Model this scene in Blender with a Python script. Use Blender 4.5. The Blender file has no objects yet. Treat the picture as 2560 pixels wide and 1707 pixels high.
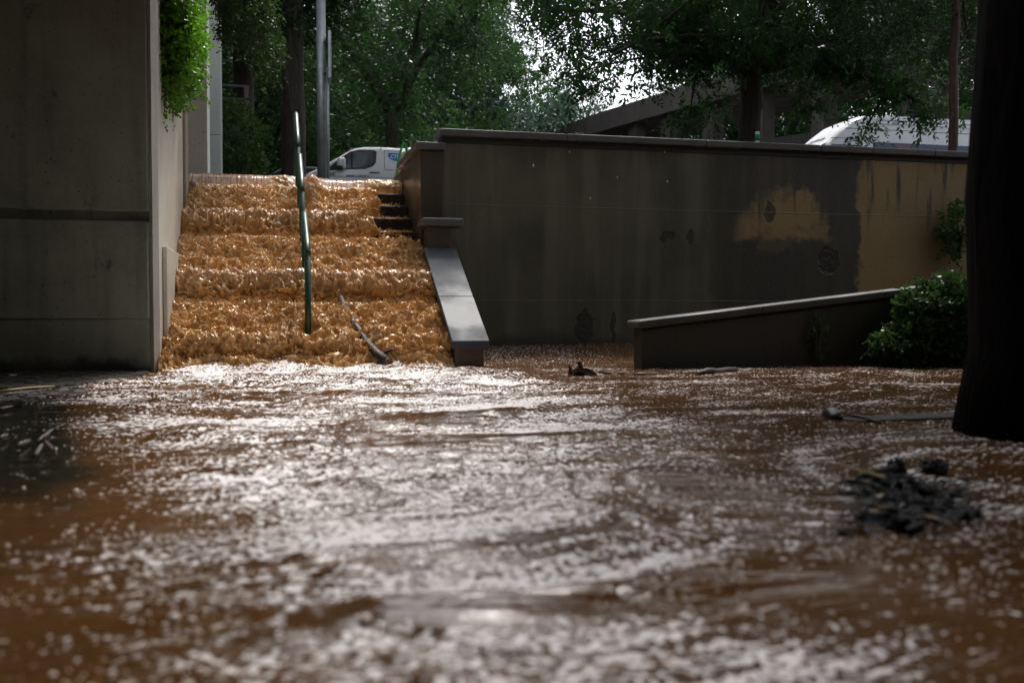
import bpy, bmesh, math, random
import numpy as np
from mathutils import Vector, Matrix

sc = bpy.context.scene
COL = sc.collection
R = math.radians

# ---------------------------------------------------------------- camera
YAW, PITCH, EYE = 13.8, 1.8, 0.60
cd = bpy.data.cameras.new('camera')
cam = bpy.data.objects.new('camera', cd); COL.objects.link(cam)
cd.sensor_width = 36; cd.lens = 35; cd.clip_start = 0.05; cd.clip_end = 1500
cam.location = (0, 0, EYE)
cam.rotation_euler = (R(90 - PITCH), 0, R(-YAW))
cd.dof.use_dof = True; cd.dof.focus_distance = 11.6; cd.dof.aperture_fstop = 1.9
sc.camera = cam

# ---------------------------------------------------------------- world + sun + exposure
SUN_EL, SUN_AZ = 60, 25          # azimuth clockwise from +Y
w = bpy.data.worlds.new('World'); sc.world = w; w.use_nodes = True
nt = w.node_tree; nt.nodes.clear()
sky = nt.nodes.new('ShaderNodeTexSky'); sky.sky_type = 'NISHITA'; sky.sun_disc = False
sky.sun_elevation = R(SUN_EL); sky.sun_rotation = R(SUN_AZ)
sky.air_density = 1.0; sky.dust_density = 3.0; sky.ozone_density = 1.0
hs = nt.nodes.new('ShaderNodeHueSaturation'); hs.inputs['Saturation'].default_value = 0.30
hs.inputs['Value'].default_value = 1.0
bg = nt.nodes.new('ShaderNodeBackground'); bg.inputs[1].default_value = 0.15
wo = nt.nodes.new('ShaderNodeOutputWorld')
nt.links.new(sky.outputs[0], hs.inputs['Color']); nt.links.new(hs.outputs[0], bg.inputs[0]); nt.links.new(bg.outputs[0], wo.inputs[0])
sl = bpy.data.lights.new('sun', 'SUN'); sl.energy = 1.5; sl.angle = R(11); sl.color = (1, 0.95, 0.88)
so = bpy.data.objects.new('sun', sl); COL.objects.link(so)
sd = Vector((math.sin(R(SUN_AZ)) * math.cos(R(SUN_EL)), math.cos(R(SUN_AZ)) * math.cos(R(SUN_EL)), math.sin(R(SUN_EL))))
so.rotation_euler = sd.to_track_quat('Z', 'Y').to_euler(); so.location = (0, 0, 40)
vs = sc.view_settings; vs.view_transform = 'Standard'; vs.look = 'None'; vs.exposure = 1.2; vs.gamma = 1
vs.use_curve_mapping = False
sc.cycles.max_bounces = 6; sc.cycles.diffuse_bounces = 3; sc.cycles.glossy_bounces = 3
sc.cycles.transmission_bounces = 3; sc.cycles.transparent_max_bounces = 6
sc.cycles.caustics_reflective = False; sc.cycles.caustics_refractive = False
sc.cycles.sample_clamp_indirect = 4
sc.cycles.use_adaptive_sampling = True; sc.cycles.adaptive_threshold = .02

# ---------------------------------------------------------------- helpers
def tag(o, label=None, cat=None, group=None, kind=None):
    if label: o['label'] = label
    if cat: o['category'] = cat
    if group: o['group'] = group
    if kind: o['kind'] = kind
    return o
def empty(name, loc=(0, 0, 0), rz=0, label=None, cat=None, group=None):
    o = bpy.data.objects.new(name, None); COL.objects.link(o)
    o.location = loc; o.rotation_euler = (0, 0, rz); o.empty_display_size = .2
    return tag(o, label, cat, group)
def link(name, me, mat=None, parent=None):
    o = bpy.data.objects.new(name, me); COL.objects.link(o)
    if mat and not me.materials: me.materials.append(mat)
    if parent: o.parent = parent
    return o
def npmesh(name, v, f, smooth=True):
    """v Nx3 array, f MxK int array (K = 3 or 4)"""
    v = np.ascontiguousarray(v, dtype=np.float32); f = np.ascontiguousarray(f, dtype=np.int32)
    me = bpy.data.meshes.new(name); n, k = f.shape
    me.vertices.add(len(v)); me.vertices.foreach_set('co', v.ravel())
    me.loops.add(n * k); me.loops.foreach_set('vertex_index', f.ravel())
    me.polygons.add(n); me.polygons.foreach_set('loop_start', np.arange(0, n * k, k, dtype=np.int32))
    me.polygons.foreach_set('loop_total', np.full(n, k, dtype=np.int32))
    me.polygons.foreach_set('use_smooth', np.full(n, smooth, dtype=bool))
    me.update(calc_edges=True); return me
def addattr(me, name, vals):
    a = me.attributes.new(name, 'FLOAT', 'POINT'); a.data.foreach_set('value', np.ascontiguousarray(vals, dtype=np.float32).ravel())
class MB:
    """small mesh collector"""
    def __init__(s): s.v = []; s.f = []
    def box(s, x0, x1, y0, y1, z0, z1):
        b = len(s.v); s.v += [(x0, y0, z0), (x1, y0, z0), (x1, y1, z0), (x0, y1, z0), (x0, y0, z1), (x1, y0, z1), (x1, y1, z1), (x0, y1, z1)]
        s.f += [tuple(b + i for i in q) for q in ((0, 3, 2, 1), (4, 5, 6, 7), (0, 1, 5, 4), (1, 2, 6, 5), (2, 3, 7, 6), (3, 0, 4, 7))]; return s
    def hexa(s, p):
        b = len(s.v); s.v += [tuple(q) for q in p]
        s.f += [tuple(b + i for i in q) for q in ((0, 3, 2, 1), (4, 5, 6, 7), (0, 1, 5, 4), (1, 2, 6, 5), (2, 3, 7, 6), (3, 0, 4, 7))]; return s
    def prism(s, poly, axis, a0, a1):
        """poly list of 2D points, extruded along axis ('x','y','z')"""
        b = len(s.v); n = len(poly)
        for a in (a0, a1):
            for p, q in poly:
                s.v.append({'x': (a, p, q), 'y': (p, a, q), 'z': (p, q, a)}[axis])
        s.f.append(tuple(range(b, b + n))); s.f.append(tuple(range(b + 2 * n - 1, b + n - 1, -1)))
        for i in range(n):
            j = (i + 1) % n; s.f.append((b + i, b + i + n, b + j + n, b + j))
        return s
    def tube(s, pts, rad, n=8, cap=True, jit=0, rng=None):
        b = len(s.v); m = len(pts); pts = [Vector(p) for p in pts]
        if not hasattr(rad, '__len__'): rad = [rad] * m
        up = Vector((0.13, 0.21, 1)).normalized()
        for i in range(m):
            d = (pts[min(i + 1, m - 1)] - pts[max(i - 1, 0)]).normalized()
            u = d.cross(up)
            if u.length < .15: u = d.cross(Vector((1, 0, 0)))
            u.normalize(); v = d.cross(u)
            if i and u.dot(pu) < 0: u = -u; v = -v
            pu = u
            for k in range(n):
                a = 2 * math.pi * k / n; r = rad[i] * (1 + (rng.uniform(-jit, jit) if jit else 0))
                s.v.append(tuple(pts[i] + (u * math.cos(a) + v * math.sin(a)) * r))
        for i in range(m - 1):
            for k in range(n):
                k2 = (k + 1) % n; s.f.append((b + i * n + k, b + i * n + k2, b + (i + 1) * n + k2, b + (i + 1) * n + k))
        if cap:
            s.f.append(tuple(b + k for k in range(n - 1, -1, -1))); s.f.append(tuple(b + (m - 1) * n + k for k in range(n)))
        return s
    def build(s, name, mat, parent=None, smooth=False, bevel=0, seg=2):
        me = bpy.data.meshes.new(name); me.from_pydata(s.v, [], s.f); me.update()
        bm = bmesh.new(); bm.from_mesh(me); bmesh.ops.recalc_face_normals(bm, faces=bm.faces)
        if bevel:
            ed = [e for e in bm.edges if len(e.link_faces) == 2 and e.calc_face_angle(0) > .6]
            bmesh.ops.bevel(bm, geom=ed, offset=bevel, segments=seg, affect='EDGES', profile=.5)
        bm.to_mesh(me); bm.free()
        if smooth: me.polygons.foreach_set('use_smooth', [True] * len(me.polygons))
        return link(name, me, mat, parent)

# gradient noise in numpy -------------------------------------------------
_r = np.random.RandomState(7)
_perm = np.concatenate([_r.permutation(256)] * 3).astype(np.int64)
_g = _r.normal(size=(256, 3)); _g /= np.linalg.norm(_g, axis=1)[:, None]
def perlin(x, y, z=0.0):
    x = np.asarray(x, dtype=np.float64); y = np.asarray(y, dtype=np.float64); z = np.zeros_like(x) + z
    xi = np.floor(x).astype(np.int64); yi = np.floor(y).astype(np.int64); zi = np.floor(z).astype(np.int64)
    xf, yf, zf = x - xi, y - yi, z - zi; xi &= 255; yi &= 255; zi &= 255
    u, v, ww = [t * t * t * (t * (t * 6 - 15) + 10) for t in (xf, yf, zf)]
    res = 0
    for dx in (0, 1):
        for dy in (0, 1):
            for dz in (0, 1):
                g = _g[_perm[_perm[_perm[xi + dx] + yi + dy] + zi + dz]]
                d = g[..., 0] * (xf - dx) + g[..., 1] * (yf - dy) + g[..., 2] * (zf - dz)
                res = res + d * (u if dx else 1 - u) * (v if dy else 1 - v) * (ww if dz else 1 - ww)
    return res * 1.5
def fbm(x, y, z=0.0, o=4, gain=.5):
    a, s, t = 1.0, 0, 0
    for i in range(o):
        s = s + a * perlin(x * 2 ** i + 17.3 * i, y * 2 ** i + 5.1 * i, z * 2 ** i + 9.7 * i); t += a; a *= gain
    return s / t
def ridge(n): return 1 - 2 * (np.sqrt(n * n + .0025) - .05)
def sstep(a, b, x):
    t = np.clip((x - a) / (b - a), 0, 1); return t * t * (3 - 2 * t)

# node expression helper --------------------------------------------------
class Mat:
    def __init__(s, name):
        s.m = bpy.data.materials.new(name); s.m.use_nodes = True; s.t = s.m.node_tree; s.t.nodes.clear()
        s.out = s.t.nodes.new('ShaderNodeOutputMaterial'); s.b = s.t.nodes.new('ShaderNodeBsdfPrincipled')
        s.t.links.new(s.b.outputs[0], s.out.inputs[0])
    def put(s, sock, v):
        if isinstance(v, bpy.types.NodeSocket): s.t.links.new(v, sock)
        elif v is not None:
            if hasattr(sock.default_value, '__len__') and not hasattr(v, '__len__'): v = (v,) * len(sock.default_value)
            if hasattr(v, '__len__') and len(v) == 3 and len(sock.default_value) == 4: v = (*v, 1)
            sock.default_value = v
    def set(s, **k):
        for a, v in k.items(): s.put(s.b.inputs[a.replace('_', ' ')], v)
        return s
    def m2(s, op, a, b=None, c=None):
        n = s.t.nodes.new('ShaderNodeMath'); n.operation = op; s.put(n.inputs[0], a)
        if b is not None: s.put(n.inputs[1], b)
        if c is not None: s.put(n.inputs[2], c)
        return n.outputs[0]
    def add(s, a, b): return s.m2('ADD', a, b)
    def mul(s, a, b): return s.m2('MULTIPLY', a, b)
    def pos(s): return s.t.nodes.new('ShaderNodeNewGeometry').outputs['Position']
    def obj(s): return s.t.nodes.new('ShaderNodeTexCoord').outputs['Object']
    def xyz(s, v):
        n = s.t.nodes.new('ShaderNodeSeparateXYZ'); s.put(n.inputs[0], v); return n.outputs
    def scale(s, v, k):
        n = s.t.nodes.new('ShaderNodeVectorMath'); n.operation = 'MULTIPLY'; s.put(n.inputs[0], v); n.inputs[1].default_value = k; return n.outputs[0]
    def noise(s, v, sc_, det=4, rough=.55, dist=0):
        n = s.t.nodes.new('ShaderNodeTexNoise'); s.put(n.inputs['Vector'], v); n.inputs['Scale'].default_value = sc_
        n.inputs['Detail'].default_value = det; n.inputs['Roughness'].default_value = rough; n.inputs['Distortion'].default_value = dist; return n.outputs[0]
    def voro(s, v, sc_, feat='F1', rand=1):
        n = s.t.nodes.new('ShaderNodeTexVoronoi'); n.feature = feat; s.put(n.inputs['Vector'], v); n.inputs['Scale'].default_value = sc_
        n.inputs['Randomness'].default_value = rand; return n.outputs['Distance']
    def ramp(s, f, a, b, lo=0.0, hi=1.0):
        n = s.t.nodes.new('ShaderNodeMapRange'); n.interpolation_type = 'SMOOTHSTEP'; s.put(n.inputs[0], f)
        n.inputs[1].default_value = a; n.inputs[2].default_value = b; n.inputs[3].default_value = lo; n.inputs[4].default_value = hi; return n.outputs[0]
    def mix(s, f, a, b):
        n = s.t.nodes.new('ShaderNodeMix'); n.data_type = 'RGBA'; s.put(n.inputs[0], f); s.put(n.inputs[6], a); s.put(n.inputs[7], b); return n.outputs[2]
    def attr(s, name):
        n = s.t.nodes.new('ShaderNodeAttribute'); n.attribute_name = name; return n.outputs['Fac']
    def bump(s, h, strength=.3, dist=.01, nrm=None):
        n = s.t.nodes.new('ShaderNodeBump'); n.inputs['Strength'].default_value = strength; n.inputs['Distance'].default_value = dist
        s.put(n.inputs['Height'], h)
        if nrm is not None: s.put(n.inputs['Normal'], nrm)
        return n.outputs[0]

def simple(name, col, rough=.5, metal=0, var=.15, scale=8, bump=.1, spec=None, coat=0):
    M = Mat(name); p = M.obj(); n = M.noise(p, scale, 5)
    c = M.mix(M.ramp(n, .3, .7), tuple(x * (1 - var) for x in col), tuple(min(1, x * (1 + var)) for x in col))
    M.set(Base_Color=c, Roughness=M.ramp(M.noise(p, scale * 2.3, 3), .3, .7, max(0, rough - .08), rough + .08), Metallic=metal, Normal=M.bump(M.noise(p, scale * 6, 3), bump, .004))
    if spec is not None: M.set(Specular_IOR_Level=spec)
    if coat: M.set(Coat_Weight=coat, Coat_Roughness=.06)
    return M.m
def concrete(name, col, rough=.6, dark=.35, streak=.6, green=.0, pit=1.0, brown=0.0, blot_shade=0):
    M = Mat(name); p = M.pos()
    big = M.ramp(M.noise(p, 1.1, 5), .35, .68)
    st = M.ramp(M.noise(M.scale(p, (4.5, 4.5, .35)), 1.6, 5), .42, .72)
    fine = M.ramp(M.noise(p, 22, 5, .65), .3, .7)
    d = tuple(x * dark for x in col)
    c = M.mix(M.mul(big, .55), col, d); c = M.mix(M.mul(st, streak), c, tuple(x * dark * .8 for x in col))
    c = M.mix(M.mul(fine, .25), c, tuple(min(1, x * 1.35) for x in col))
    if green: c = M.mix(M.mul(M.ramp(M.noise(p, .8, 4), .45, .65), green), c, (.035, .045, .015))
    if brown:
        z = M.xyz(p)[2]; b = M.ramp(M.add(z, M.mul(M.noise(M.scale(p, (6, 6, .5)), 2, 4), .9)), brown + .9, brown + .1)
        c = M.mix(M.mul(b, .75), c, tuple(x * .6 + y for x, y in zip(col, (.05, .015, -.0))))
    if blot_shade:
        z = M.xyz(p)[2]; nb = M.noise(M.scale(p, (1, 1, .7)), 2.3, 7, .7)
        c = M.mix(M.mul(M.ramp(nb, .60, .66), .75), c, tuple(x * .18 for x in col))
        c = M.mix(M.ramp(M.add(z, M.mul(nb, .5)), .30, .42, .92, 0), c, (.012, .010, .007))  # dark pier foot: damp stain with the shadow gap painted in
        c = M.mix(M.mul(M.ramp(M.noise(p, .55, 5), .45, .7), .5), c, (col[0] * .75, col[1] * .62, col[2] * .5))
    pits = M.mul(M.ramp(M.voro(p, 17), .10, .16, 1, 0), M.ramp(M.noise(p, 3, 2), .5, .56))
    pit2 = M.mul(M.ramp(M.voro(p, 6.3), .07, .1, 1, 0), M.ramp(M.noise(p, 1.7, 2), .5, .6))
    pt = M.m2('MAXIMUM', pits, pit2)
    c = M.mix(M.mul(pt, .8 * pit), c, tuple(x * .12 for x in col))
    h = M.add(M.mul(fine, .25), M.mul(pt, -1.0 * pit))
    M.set(Base_Color=c, Roughness=M.ramp(big, 0, 1, rough - .12, rough + .12), Normal=M.bump(h, .5, .006))
    return M

# ---------------------------------------------------------------- materials
MUD = (.095, .043, .0145)
def leafmat(name, c1, c2, trans=.35, rough=.38):
    M = Mat(name); r = M.t.nodes.new('ShaderNodeNewGeometry').outputs['Random Per Island']
    p = M.pos(); n = M.ramp(M.noise(p, .9, 2), .35, .65)
    c = M.mix(M.m2('MULTIPLY_ADD', r, .6, M.mul(n, .4)), c1, c2)
    M.set(Base_Color=c, Roughness=rough, Specular_IOR_Level=.16)
    tb = M.t.nodes.new('ShaderNodeBsdfTranslucent'); M.put(tb.inputs[0], M.mix(.5, c, tuple(min(1, x * 2.2) for x in c2)))
    mx = M.t.nodes.new('ShaderNodeMixShader'); mx.inputs[0].default_value = trans
    M.t.links.new(M.b.outputs[0], mx.inputs[1]); M.t.links.new(tb.outputs[0], mx.inputs[2]); M.t.links.new(mx.outputs[0], M.out.inputs[0])
    return M.m
L_DARK = leafmat('leaf_dark', (.007, .022, .007), (.022, .052, .013))
L_MID = leafmat('leaf_mid', (.010, .034, .011), (.038, .088, .022))
L_HAZE = leafmat('leaf_haze', (.022, .05, .034), (.05, .09, .062))  # distance haze put into the leaf colour
L_IVY = leafmat('leaf_ivy', (.022, .075, .007), (.085, .21, .014), .4, .3)
L_IVYD = leafmat('leaf_ivy_dark', (.009, .024, .006), (.028, .06, .014))
L_BUSH = leafmat('leaf_bush', (.022, .06, .014), (.07, .14, .03), .25, .28)
def barkmat(name, c1, c2):
    M = Mat(name); p = M.obj(); n = M.noise(M.scale(p, (9, 9, 1.3)), 1.6, 6, .6, .6)
    M.set(Base_Color=M.mix(M.ramp(n, .35, .65), c1, c2), Roughness=.8, Normal=M.bump(n, .9, .05)); return M.m
BARK = barkmat('bark', (.02, .015, .011), (.06, .045, .032))
BARK_RED = barkmat('bark_red', (.002, .0018, .0016), (.007, .005, .004)); BARK_RED.node_tree.nodes['Principled BSDF'].inputs['Specular IOR Level'].default_value = .05
PIERM_SHADED = concrete('concrete_pier', (.23, .235, .17), .6, .42, .5, blot_shade=1).m  # pier front, its shade put into a darker colour
PIERM_LIT = concrete('concrete_flank_lit', (.60, .585, .52), .45, .7, .3, pit=.3, brown=.9).m  # same pier's flank, paler to paint in the light on it
COLM = concrete('concrete_column', (.50, .53, .51), .6, .75, .25).m
DECKM = concrete('concrete_deck', (.22, .21, .19)).m
STRM = concrete('concrete_stringer', (.075, .062, .045), .4, .5, .6, .2, brown=1.1).m
COPM = concrete('concrete_coping', (.11, .11, .11), .38, .6, .2, pit=.3).m
CAPM = concrete('coping_wet', (.045, .052, .064), .7, .65, .1, pit=.2).m
RAMPM = concrete('concrete_viaduct', (.075, .06, .052), .7, .55, .6).m
LOWCAP = concrete('low_wall_coping', (.055, .055, .05), .6, .6, .3, pit=.3).m
LOWM = concrete('concrete_low_wall', (.034, .030, .024), .5, .6, .5, .2).m
STEPM = simple('wet_stone', (.035, .028, .022), .22, 0, .3, 10, .4)
GREEN = simple('green_paint', (.004, .042, .022), .36, 0, .25, 14, .15)
STEEL = simple('galvanised_steel', (.34, .37, .38), .42, .5, .15, 5, .05)
BLACK = simple('black_plastic', (.012, .012, .014), .4, spec=.3)
WHITE = simple('white_van_paint', (.78, .79, .80), .28, 0, .03, 2, .0, coat=.4)
WHITE2 = simple('white_panel_paint', (.62, .64, .66), .3, 0, .03, 2, .0, coat=.3)
BLUE = simple('blue_vinyl', (.015, .20, .55), .35, 0, .03, 4, 0)
NAVY = simple('navy_vinyl', (.008, .012, .06), .35, 0, .03, 4, 0)
RED = simple('red_vinyl', (.10, .008, .006), .35, 0, .03, 4, 0)
GREY = simple('grey_lettering', (.12, .12, .12), .5, 0, .03, 4, 0)
SEAM = simple('panel_seam', (.10, .105, .11), .5, 0, .03, 4, 0)
GLASS = simple('dark_window_glass', (.012, .022, .026), .05, 0, .1, 3, 0)
RUST = simple('rusty_post', (.06, .026, .016), .6, 0, .4, 9, .3)
WOOD = simple('wet_driftwood', (.036, .022, .015), .5, 0, .5, 22, .9, spec=.25)
CUT = simple('cut_wood_end', (.10, .045, .028), .5, 0, .4, 30, .4)
STRAW = simple('pale_straw', (.42, .33, .13), .5, 0, .2, 20, .1)
TWIG = simple('grey_twig', (.16, .13, .11), .5, 0, .3, 20, .2)
DEBRIS = simple('black_leaf_mush', (.006, .0055, .005), .5, 0, .6, 30, .8, spec=.22)
SACK = simple('sack_fabric', (.42, .26, .16), .7, 0, .2, 12, .5)
SACKW = simple('white_sack_fabric', (.7, .7, .7), .6, 0, .1, 12, .5)
STRAPM = simple('green_strap', (.01, .28, .06), .5, 0, .1, 12, .1)
PAVER = simple('wet_paver', (.016, .014, .010), .6, 0, .3, 5, .3, spec=.2)
ASPH = simple('wet_asphalt', (.05, .048, .045), .35, 0, .2, 5, .3)

def wallmat():
    M = Mat('painted_wall'); p = M.pos(); x, y, z = M.xyz(p)[0], M.xyz(p)[1], M.xyz(p)[2]
    dn = M.m2('SUBTRACT', M.noise(p, 1.9, 6, .65), .5); dn2 = M.m2('SUBTRACT', M.noise(p, 7, 4), .5)
    xx = M.add(x, M.mul(dn2, .16)); zz = M.add(z, M.mul(dn, .75))
    big = M.ramp(M.noise(p, .9, 5), .35, .68); st = M.ramp(M.noise(M.scale(p, (2.6, 2.6, .22)), 1.5, 5), .45, .7)
    fine = M.ramp(M.noise(p, 30, 5, .65), .3, .7)
    grey = M.mix(big, (.115, .112, .072), (.068, .066, .042)); grey = M.mix(M.mul(st, .7), grey, (.17, .165, .11))
    # darker repainted zone
    dz = M.ramp(xx, 5.72, 5.86); grey = M.mix(dz, grey, M.mix(st, (.045, .043, .030), (.075, .066, .044)))
    # yellow old paint, arch-shaped remnant and a large field to the right
    e = M.add(M.m2('POWER', M.mul(M.add(xx, -6.92), 1 / .74), 2.0), M.m2('POWER', M.mul(M.add(zz, -1.62), 1 / .66), 2.0))
    patch = M.mul(M.mul(M.ramp(M.add(e, M.mul(M.m2('SUBTRACT', M.noise(p, 3.5, 5, .65), .5), 1.6)), .6, 1.15, 1, 0), M.ramp(M.add(z, M.mul(M.m2('SUBTRACT', M.noise(p, 2.5, 4), .5), .45)), 1.52, 1.63)), M.ramp(M.noise(p, 1.8, 5, .7), .30, .5, .35, 1))
    low = M.mul(M.mul(M.ramp(xx, 6.45, 6.5), M.ramp(xx, 6.95, 7.05, 1, 0)), M.mul(M.ramp(zz, 1.36, 1.41), M.ramp(zz, 1.5, 1.6, 1, .25)))
    field = M.ramp(M.add(xx, M.mul(dn, .55)), 8.0, 8.09)
    stp = M.ramp(M.noise(M.scale(p, (7, 7, .8)), 1.2, 4), .5, .66)
    drip = M.mul(stp, M.ramp(M.add(z, M.mul(M.noise(M.scale(p, (6, 6, .3)), 1, 3), 1.3)), 2.45, 2.85))
    ye = M.m2('MAXIMUM', M.m2('MAXIMUM', patch, M.mul(low, .22)), field); ye = M.mul(ye, M.m2('SUBTRACT', 1.0, M.mul(drip, .9)))
    ycol = M.mix(big, (.36, .255, .105), (.25, .18, .08)); ycol = M.mix(M.mul(fine, .3), ycol, (.26, .17, .07))
    c = M.mix(ye, grey, ycol)
    c = M.mix(M.mul(fine, .12), c, (.16, .15, .11))
    pits = M.mul(M.ramp(M.voro(p, 21), .12, .17, 1, 0), M.ramp(M.noise(p, 4, 2), .46, .54))
    # spalled holes
    hole = None
    for (hx, hz, rx, rz) in ((4.02, .36, .13, .22), (4.42, .36, .05, .2), (6.68, 1.95, .07, .17), (7.58, 1.28, .16, .2), (5.5, 1.55, .05, .1), (5.2, 1.6, .1, .07)):
        q = M.add(M.m2('POWER', M.mul(M.add(M.add(x, M.mul(dn2, .22)), -hx), 1 / rx), 2.0), M.m2('POWER', M.mul(M.add(M.add(z, M.mul(dn2, .3)), -hz), 1 / rz), 2.0))
        q = M.ramp(q, .8, 1.1, 1, 0); hole = q if hole is None else M.m2('MAXIMUM', hole, q)
    rub = M.voro(p, 17)
    c = M.mix(M.mul(M.m2('MAXIMUM', pits, hole), .8), c, (.03, .022, .016))
    # formwork joints
    j = M.m2('MAXIMUM', M.ramp(M.m2('ABSOLUTE', M.add(z, -1.93)), .004, .009, 1, 0), M.ramp(M.m2('ABSOLUTE', M.add(x, -2.33)), .004, .008, 1, 0))
    j = M.m2('MAXIMUM', j, M.ramp(M.m2('ABSOLUTE', M.add(z, -.72)), .004, .009, 1, 0))
    c = M.mix(M.mul(j, .5), c, (.16, .15, .11))
    base = M.ramp(M.add(z, M.mul(dn, .3)), .16, .34, .6, 0); c = M.mix(base, c, (.02, .016, .012))
    h = M.add(M.mul(fine, .2), M.add(M.mul(pits, -.8), M.add(M.mul(j, .8), M.mul(hole, M.m2('MULTIPLY_ADD', rub, 1.0, -2.0)))))
    M.set(Base_Color=c, Roughness=M.ramp(big, 0, 1, .42, .62), Normal=M.bump(h, .6, .012)); return M.m
WALLM = wallmat()

def floodmat():
    M = Mat('muddy_water'); p = M.pos(); foam = M.attr('foam')
    cb = M.t.nodes.new('ShaderNodeCombineXYZ'); M.put(cb.inputs[0], M.attr('flow_u')); M.put(cb.inputs[1], M.mul(M.attr('flow_v'), 2.8)); q = cb.outputs[0]
    w0 = M.noise(q, 3.6, 4, .5, .6); w1 = M.noise(q, 13, 4, .6, .5)
    w2 = M.noise(M.scale(p, (1, 1.4, 1)), 48, 3, .65); cell = M.voro(p, 120)
    pat = M.noise(q, 1.3, 4, .6, .4)
    grain = M.voro(M.scale(p, (1, 1.3, 1)), 48)
    fm = M.add(M.m2('MULTIPLY_ADD', w1, .95, M.m2('MULTIPLY_ADD', w2, .95, M.mul(grain, .45))), M.m2('MULTIPLY_ADD', foam, .44, M.mul(pat, .25)))
    fm = M.ramp(fm, 1.62, 1.665)
    mud = M.mix(M.ramp(M.noise(p, 1.2, 4), .35, .65), tuple(a * .8 for a in MUD), tuple(a * 1.1 for a in MUD))
    mud = M.mix(M.ramp(M.add(M.attr('dark_left'), M.mul(M.m2('SUBTRACT', M.noise(p, 2.5, 5, .6), .5), 1.3)), .15, .75), mud, M.mix(M.ramp(M.noise(p, 8, 4), .4, .6), (.020, .018, .011), (.009, .008, .006)))
    c = M.mix(fm, mud, M.mix(M.ramp(cell, .1, .5), (.94, .93, .95), (.82, .76, .75)))
    h = M.add(M.add(M.mul(w0, 1.2), M.mul(w1, .75)), M.add(M.mul(w2, .26), M.mul(fm, .14)))
    hs_ = M.m2('MULTIPLY', h, M.m2('MULTIPLY_ADD', foam, 1.0, .04))
    M.set(Base_Color=c, Roughness=M.ramp(fm, 0, 1, .05, .35), IOR=1.36, Normal=M.bump(hs_, 1.0, .02)); return M.m
FLOOD = floodmat()
def cascmat():
    M = Mat('cascading_mud'); p = M.pos(); lam = M.attr('laminar')
    n = M.noise(p, 14, 5, .6); n2 = M.noise(p, 55, 4, .6)
    c = M.mix(M.ramp(n, .35, .68), (.52, .28, .088), (.80, .50, .215)); c = M.mix(M.mul(M.ramp(n2, .5, .72), .55), c, (.74, .52, .33))
    stx = M.noise(M.scale(p, (1, .12, .12)), 42, 4, .6, .4)
    cl = M.mix(M.ramp(stx, .42, .58), (.30, .15, .075), (.50, .36, .29))  # pale streaks on the lip: sky reflection painted into the colour
    c = M.mix(lam, c, cl)
    h = M.mix(lam, M.m2('MULTIPLY_ADD', n2, .5, n), stx)
    M.set(Base_Color=c, Roughness=M.ramp(lam, 0, 1, .17, .10), IOR=1.5, Normal=M.bump(h, .8, .008))
    tb = M.t.nodes.new('ShaderNodeBsdfTranslucent'); M.put(tb.inputs[0], (.92, .60, .27, 1))
    mx = M.t.nodes.new('ShaderNodeMixShader'); M.put(mx.inputs[0], M.ramp(lam, 0, 1, .20, .04))
    M.t.links.new(M.b.outputs[0], mx.inputs[1]); M.t.links.new(tb.outputs[0], mx.inputs[2]); M.t.links.new(mx.outputs[0], M.out.inputs[0])
    return M.m
CASC = cascmat()
FOAMB = Mat('foam_bubble'); FOAMB.set(Base_Color=(.72, .62, .54), Roughness=.18, IOR=1.3); FOAMB = FOAMB.m

# ---------------------------------------------------------------- ground, street, pavement
X0, X1 = -1.0, 1.80          # stair flight
YT, RUN, RISE, NR = 14.15, .35, .20, 12
def street_z(x, y): return 2.40 + .062 * max(0, y - 14.2)
mb = MB()
mb.box(-40, 40, -40, 12.75, -1.2, -.30)
tag(mb.build('plaza_ground', ASPH), kind='structure')
mb = MB()
mb.prism([(14.16, -1.2), (14.16, 2.40), (60, street_z(0, 60)), (400, street_z(0, 60) + 2), (400, -1.2)], 'x', -200, 200)
mb.prism([(12.76, -1.2), (12.76, 2.40), (14.155, 2.402), (14.155, -1.2)], 'x', 2.25, 200)
tag(mb.build('street', ASPH), kind='structure')
pav = MB().box(-7, -1.06, 7.0, 9.99, -.29, -.035).build('pavement', ASPH); tag(pav, kind='structure')
pm = MB().box(-.052, .052, -.146, .146, -.06, .012).build('paver', PAVER, None, bevel=.006, seg=1)
rng = random.Random(3); first = True
for i in range(22):
    for j in range(9):
        x = -1.14 - i * .11 - .0; y = 9.80 - j * .30 - (.15 if i % 2 else 0)
        if y < 7.25 + max(0, (x + 2.6)) * .9: continue
        o = pm if first else pm.copy()
        if not first: COL.objects.link(o)
        first = False
        o.parent = pav; o.location = (x, y, .0 + .022 * max(0, (-1.1 - x)) + .012 * (y - 8) + rng.uniform(-.003, .003))
        o.rotation_euler = (rng.uniform(-.01, .01), rng.uniform(-.012, .012), rng.uniform(-.01, .01))

# ---------------------------------------------------------------- stairs
st = empty('staircase', (0, 0, 0), 0, 'broad concrete staircase flooded by a brown torrent between two walls', 'staircase')
for k in range(NR):
    yt = YT - RUN * k; zt = 2.4 - RISE * k
    yb = 14.16 if k == 0 else YT - RUN * (k - 1) + .02
    o = MB().box(X0 + .002, X1 + .055, yt, yb if k else 14.158, zt - RISE - .02, zt).build('step', STEPM, st, bevel=.012)
    if k == 0: o.location.y -= .0

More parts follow.
